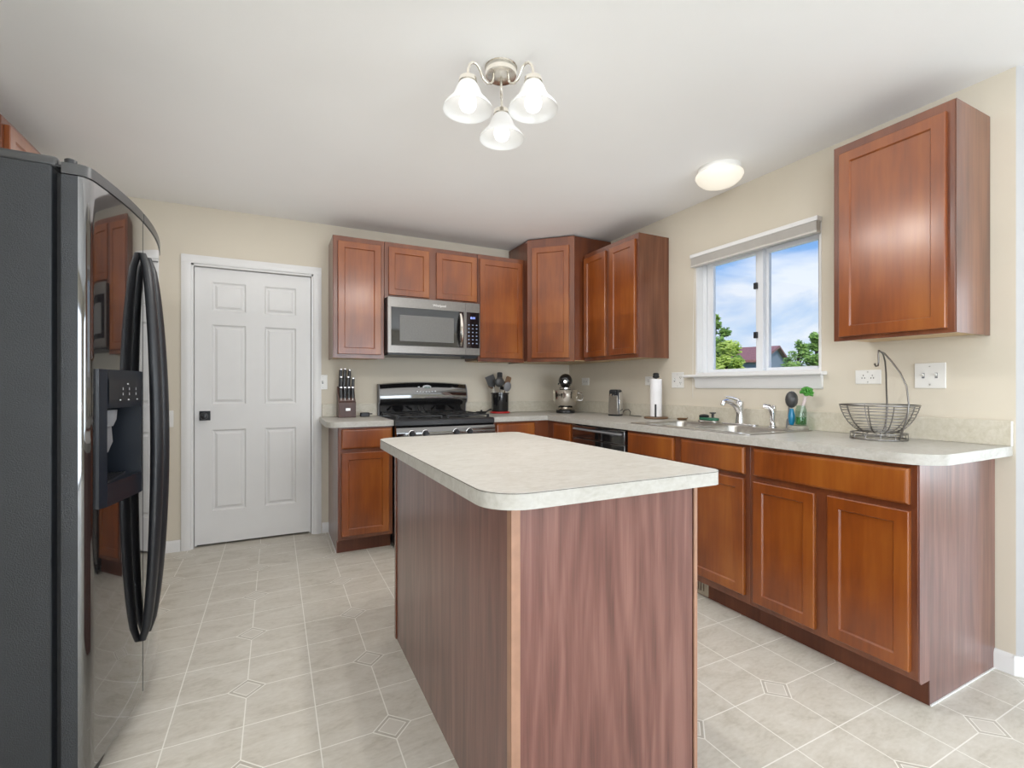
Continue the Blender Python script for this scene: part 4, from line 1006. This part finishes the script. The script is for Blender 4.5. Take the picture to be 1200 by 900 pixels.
# green sponge tray
gt = thing('sponge_tray', 'green scrubber caddy behind the left sink bowl', 'sponge caddy', (2.555, 2.215, CZ1+.0056))
MB().prism(rrect(-.034, -.075, .034, .075, .03, 6), 0, .012).build('tray', M_STEEL, gt, bevel=.003)
MB().prism(rrect(-.030, -.070, .030, .070, .028, 6), .0125, .030).build('sponge', M_GREENP, gt, bevel=.005)
bk = thing('scrub_brush', 'black round-handled scrub brush lying on the green sponge', 'brush', (2.555, 2.235, CZ1+.0366))
MB().lathe([(1e-5, 0), (.030, 0), (.032, .010), (.020, .018), (1e-5, .020)], (0, .02, 0), 20).build('brush_head', M_BLACK, bk)
MB().lathe([(.008, .0005), (.008, .024), (.020, .028), (.020, .034), (1e-5, .036)], (0, -.050, 0), 16).build('knob_handle', M_BLACK, bk)
# dish-brush group on a stone coaster
tag(MB().lathe([(1e-5, 0), (.048, 0), (.052, .008), (.050, .022), (.044, .026), (1e-5, .024)], (0, 0, 0), 28).build('stone_coaster', M_STONE, None, (2.560, 1.625, CT)), 'round grey stone coaster at the right back corner of the sink', 'coaster')
jz = CT+.0270
jr = thing('glass_jar', 'clear glass jar with green soap standing on the stone coaster', 'jar', (2.566, 1.612, jz))
MB().lathe([(1e-5, 0), (.026, 0), (.028, .006), (.028, .085), (.022, .100), (.022, .108), (.0195, .108), (.0195, .100), (.0255, .084), (.0255, .006), (1e-5, .004)], (0, 0, 0), 24).build('glass', M_JAR, jr)
MB().lathe([(1e-5, .0045), (.0250, .0065), (.0250, .045), (1e-5, .045)], (0, 0, 0), 24).build('soap', M_GREENL, jr)
db = thing('dish_brush', 'dark grey round dish brush with blue handle standing on the stone coaster', 'brush', (2.555, 1.657, jz))
MB().tube([(0, 0, 0), (0, 0, .02), (0, 0, .05), (0, 0, .09)], [.010, .016, .017, .009], 10).build('handle', M_BLUEP, db)
MB().ball((0, 0, .140), .042, 16, (.85, .72, 1.12)).build('brush_head', M_CHARCOAL, db)
gb = thing('bottle_brush', 'white dotted brush with green bristle head leaning out of the glass jar', 'brush', (2.566, 1.612+.015, jz+.008)); gb.rotation_euler = (R(14), R(2), 0)
MB().tube([(0, 0, 0), (0, 0, .10), (0, 0, .155)], [.005, .007, .009], 10).build('handle', M_PINKW, gb)
m = MB(); random.seed(5)
for i in range(150):
    th = random.uniform(0, 2*pi); ph = random.uniform(-.35, 1.45); d = Vector((cos(th)*cos(ph), sin(th)*cos(ph), sin(ph)))
    p = Vector((0, 0, .175)); m.tube([p+d*.006, p+d*random.uniform(.026, .036)], [.0042, .0034], 5)
m.ball((0, 0, .175), .018, 10); m.build('bristle_head', M_GREENB, gb)
sp_ = thing('spatula_scraper', 'thin grey scraper standing left of the stone coaster', 'scraper', (2.600, 1.702, CT)); sp_.rotation_euler = (R(0), 0, R(20))
MB().prism([(-.016, 0), (.016, 0), (.012, .05), (.005, .06), (.004, .125), (-.004, .125), (-.005, .06), (-.012, .05)], -.002, .002, lambda u, v, w: (w, u, v)).build('blade', M_GREY, sp_)

# wire fruit basket with banana hook
fb = thing('wire_fruit_basket', 'grey wire fruit basket with banana hook on the counter end', 'basket', (2.462, 1.190, CT))
camr, camd = Vector((.8946, -.4469, 0)), Vector((.4469, .8946, 0))
bw = MB(); wr = .0022
K = .82
def ring(m, r, z, rad=wr, n=40):
    r *= K
    m.tube([(r*cos(2*pi*i/n), r*sin(2*pi*i/n), z) for i in range(n)], rad, 6, closed=True)
bp_ = [(.062, .030), (.085, .036), (.112, .050), (.136, .072), (.156, .100), (.170, .130), (.178, .155)]
ring(bw, .178, .155, .0036)
for (r, z) in ((.174, .143), (.170, .130), (.164, .116), (.156, .101), (.147, .087), (.136, .072), (.124, .060), (.112, .050), (.098, .042), (.085, .036), (.070, .032)): ring(bw, r, z, .0015)
for i in range(10):
    q = 2*pi*i/10+.2; bw.tube([(K*r*cos(q), K*r*sin(q), z) for r, z in bp_], .0024, 6)
bw.build('basket', M_WIRE, fb, smooth=60)
bs = MB(); ring(bs, .128, .004, .0032); ring(bs, .128, .028, .0028); ring(bs, .120, .004, .0015)
for i in range(12):
    q = 2*pi*i/12; bs.tube([(K*.128*cos(q), K*.128*sin(q), .004), (K*.128*cos(q), K*.128*sin(q), .028), (K*.085*cos(q), K*.085*sin(q), .035)], .0018, 6)
bs.build('base_ring', M_WIRE, fb, smooth=60)
hk = MB()
def cp3(r, d, z): v = (camr*r+camd*d)*K; return (v.x, v.y, z)
apex = cp3(-.005, -.02, .398)
hk.tube([cp3(.012, -.128, .006), cp3(.014, -.176, .110), cp3(.018, -.180, .165), cp3(.028, -.155, .240), cp3(.030, -.11, .300), cp3(.024, -.06, .352), cp3(.010, -.03, .388), apex], .0036, 8)
hk.tube([cp3(.100, .08, .006), cp3(.135, .115, .110), cp3(.137, .113, .165), cp3(.115, .09, .235), cp3(.082, .05, .300), cp3(.045, .01, .354), cp3(.014, -.015, .388), apex], .0036, 8)
hk.tube([apex, cp3(-.018, -.025, .402), cp3(-.024, -.03, .385), cp3(-.022, -.03, .350), cp3(-.028, -.032, .332), cp3(-.042, -.036, .330), cp3(-.050, -.038, .342)], [.0036, .0036, .0036, .0036, .0036, .0036, .0045], 8)
hk.build('banana_hook', M_WIRE, fb, smooth=60)

# ------------------------------------------------------------------ outside: lawn, house, trees
def wpos(r, d): return (.4469*d+.8946*r, .8946*d-.4469*r)
M_LAWN = plain('lawn', (.10, .20, .04), .9, var=.4, vscale=3)
struct(MB().box(5.6, -60, -.6, 140, 140, -.4).build('ground', M_LAWN))
M_SIDING = plain('blue_grey_siding', (.20, .25, .32), .6, var=.06)
M_ROOF = plain('red_brown_shingles', (.30, .13, .12), .8, var=.25, vscale=6)
nr = Vector(wpos(23.3, 45.)); ax = Vector(wpos(34.5, 59.))-nr; gl = ax.length; ax.normalize(); lg = Vector((-ax.y, ax.x))
if (Vector(wpos(10, 50))-nr).dot(lg) < 0: lg = -lg
hs_ = thing('house', 'blue-grey house with red-brown gable roof seen through the kitchen window', 'house', (nr.x, nr.y, -.4), math.atan2(lg.y, lg.x))
sgn = 1 if Vector((-lg.y, lg.x)).dot(ax) > 0 else -1
Lh = 16; ez, rz = 3.9, 5.75
m = MB().prism([(0, 0), (sgn*gl, 0), (sgn*gl, ez), (sgn*gl/2, rz), (0, ez)], 0, Lh, lambda u, v, w: (w, u, v)); m.build('walls', M_SIDING, hs_, smooth=0)
for y0_, y1_ in ((-.4, gl/2), (gl+.4, gl/2)):
    zz = ez-.4*(rz-ez)/(gl/2)
    m = MB().prism([(sgn*y0_, zz+.02), (sgn*y1_, rz+.02), (sgn*y1_, rz+.25), (sgn*y0_, zz+.25)], -.4, Lh+.4, lambda u, v, w: (w, u, v)); m.build('roof', M_ROOF, hs_, smooth=0)
for x in (2.5, 7, 11.5):
    wf = MB().box(x-.6, -sgn*.06, 2.2, x+.6, sgn*.02, 3.4).build('window', M_TRIM, hs_)
    MB().box(x-.5, -sgn*.08, 2.3, x+.5, -sgn*.061, 3.3).build('pane', M_SCREEN, wf)
def leaf_mat(name, a, b):
    m, t, bs_, out = nt(name)
    n = nd(t, 'ShaderNodeTexNoise', Scale=1.4, Detail=4.0); t.links.new(coords(t, (1, 1, 1)), n.inputs['Vector'])
    r = ramp(t, n.outputs[0], [(.35, a), (.65, b)]); t.links.new(r.outputs[0], bs_.inputs['Base Color']); bs_.inputs['Roughness'].default_value = .6
    tr = nd(t, 'ShaderNodeBsdfTranslucent'); t.links.new(r.outputs[0], tr.inputs[0]); mx = nd(t, 'ShaderNodeMixShader'); mx.inputs[0].default_value = .4
    t.links.new(bs_.outputs[0], mx.inputs[1]); t.links.new(tr.outputs[0], mx.inputs[2]); t.links.new(mx.outputs[0], out.inputs[0]); return m
M_LEAF1 = leaf_mat('mid_green_leaves', (.16, .30, .06, 1), (.40, .60, .16, 1))
M_LEAF2 = leaf_mat('yellow_green_leaves', (.38, .52, .08, 1), (.70, .80, .24, 1))
M_BARK = plain('bark', (.12, .085, .06), .9, var=.3, vscale=10)
def tree(label, px, d, top_z, bot_z, wid, mat, n, seed, leaf=.16, hollow=.25):
    random.seed(seed)
    x, y = wpos((px-600)/F_PX*d, d)
    t_ = thing('tree', label, 'tree', (x, y, -.4))
    hh = top_z+.4; b0 = bot_z+.4
    tm = MB(); tm.tube([(0, 0, 0), (.05, 0, b0), (0, .05, b0+(hh-b0)*.6)], [.16, .12, .05], 8)
    bl = []
    for i in range(16):
        f = random.random(); rr = wid*(1-.75*f**1.5)*random.uniform(.35, 1); q = random.uniform(0, 2*pi)
        c = Vector((rr*cos(q), rr*sin(q), b0+(hh-b0)*(.08+.84*f))); bl.append((c, random.uniform(.22, .40)*wid*(1.1-.5*f)))
        tm.tube([(0, 0, max(.4, c.z-.8)), tuple(c)], [.05, .015], 5)
    tm.build('trunk', M_BARK, t_)
    m = MB()
    for i in range(n):
        c, r = random.choice(bl); v = Vector((random.gauss(0, 1), random.gauss(0, 1), random.gauss(0, 1))).normalized()*r*random.uniform(hollow, 1.1)
        p = c+v; a = Vector((random.gauss(0, 1), random.gauss(0, 1), random.gauss(0, .6))).normalized(); b = a.orthogonal().normalized()
        s = leaf*random.uniform(.6, 1.2)
        m.add([p-a*s, p+b*s*.5, p+a*s, p-b*s*.5], [(0, 1, 2, 3)])
    fo = MB(); fo.v, fo.f, fo.m = m.v, m.f, m.m
    me = bpy.data.meshes.new('foliage'); me.from_pydata(m.v, [], m.f); me.materials.append(mat)
    o = bpy.data.objects.new('foliage', me); COL.objects.link(o); o.parent = t_
    return t_
tree('tall green tree at the left of the kitchen window view', 838, 30, 5.9, 1.6, 1.5, M_LEAF1, 4200, 1)
tree('bushy yellow-green tree in front of the house, left pane of the window', 852, 24, 3.45, 1.0, 1.35, M_LEAF2, 4200, 2, .13)
tree('thin open-leaved tree in the middle of the right window pane', 936, 30, 4.2, 1.4, 1.15, M_LEAF1, 900, 3, .13)
tree('dense green tree at the right edge of the window view', 957, 26, 4.3, .8, 1.35, M_LEAF1, 4200, 4, .14)
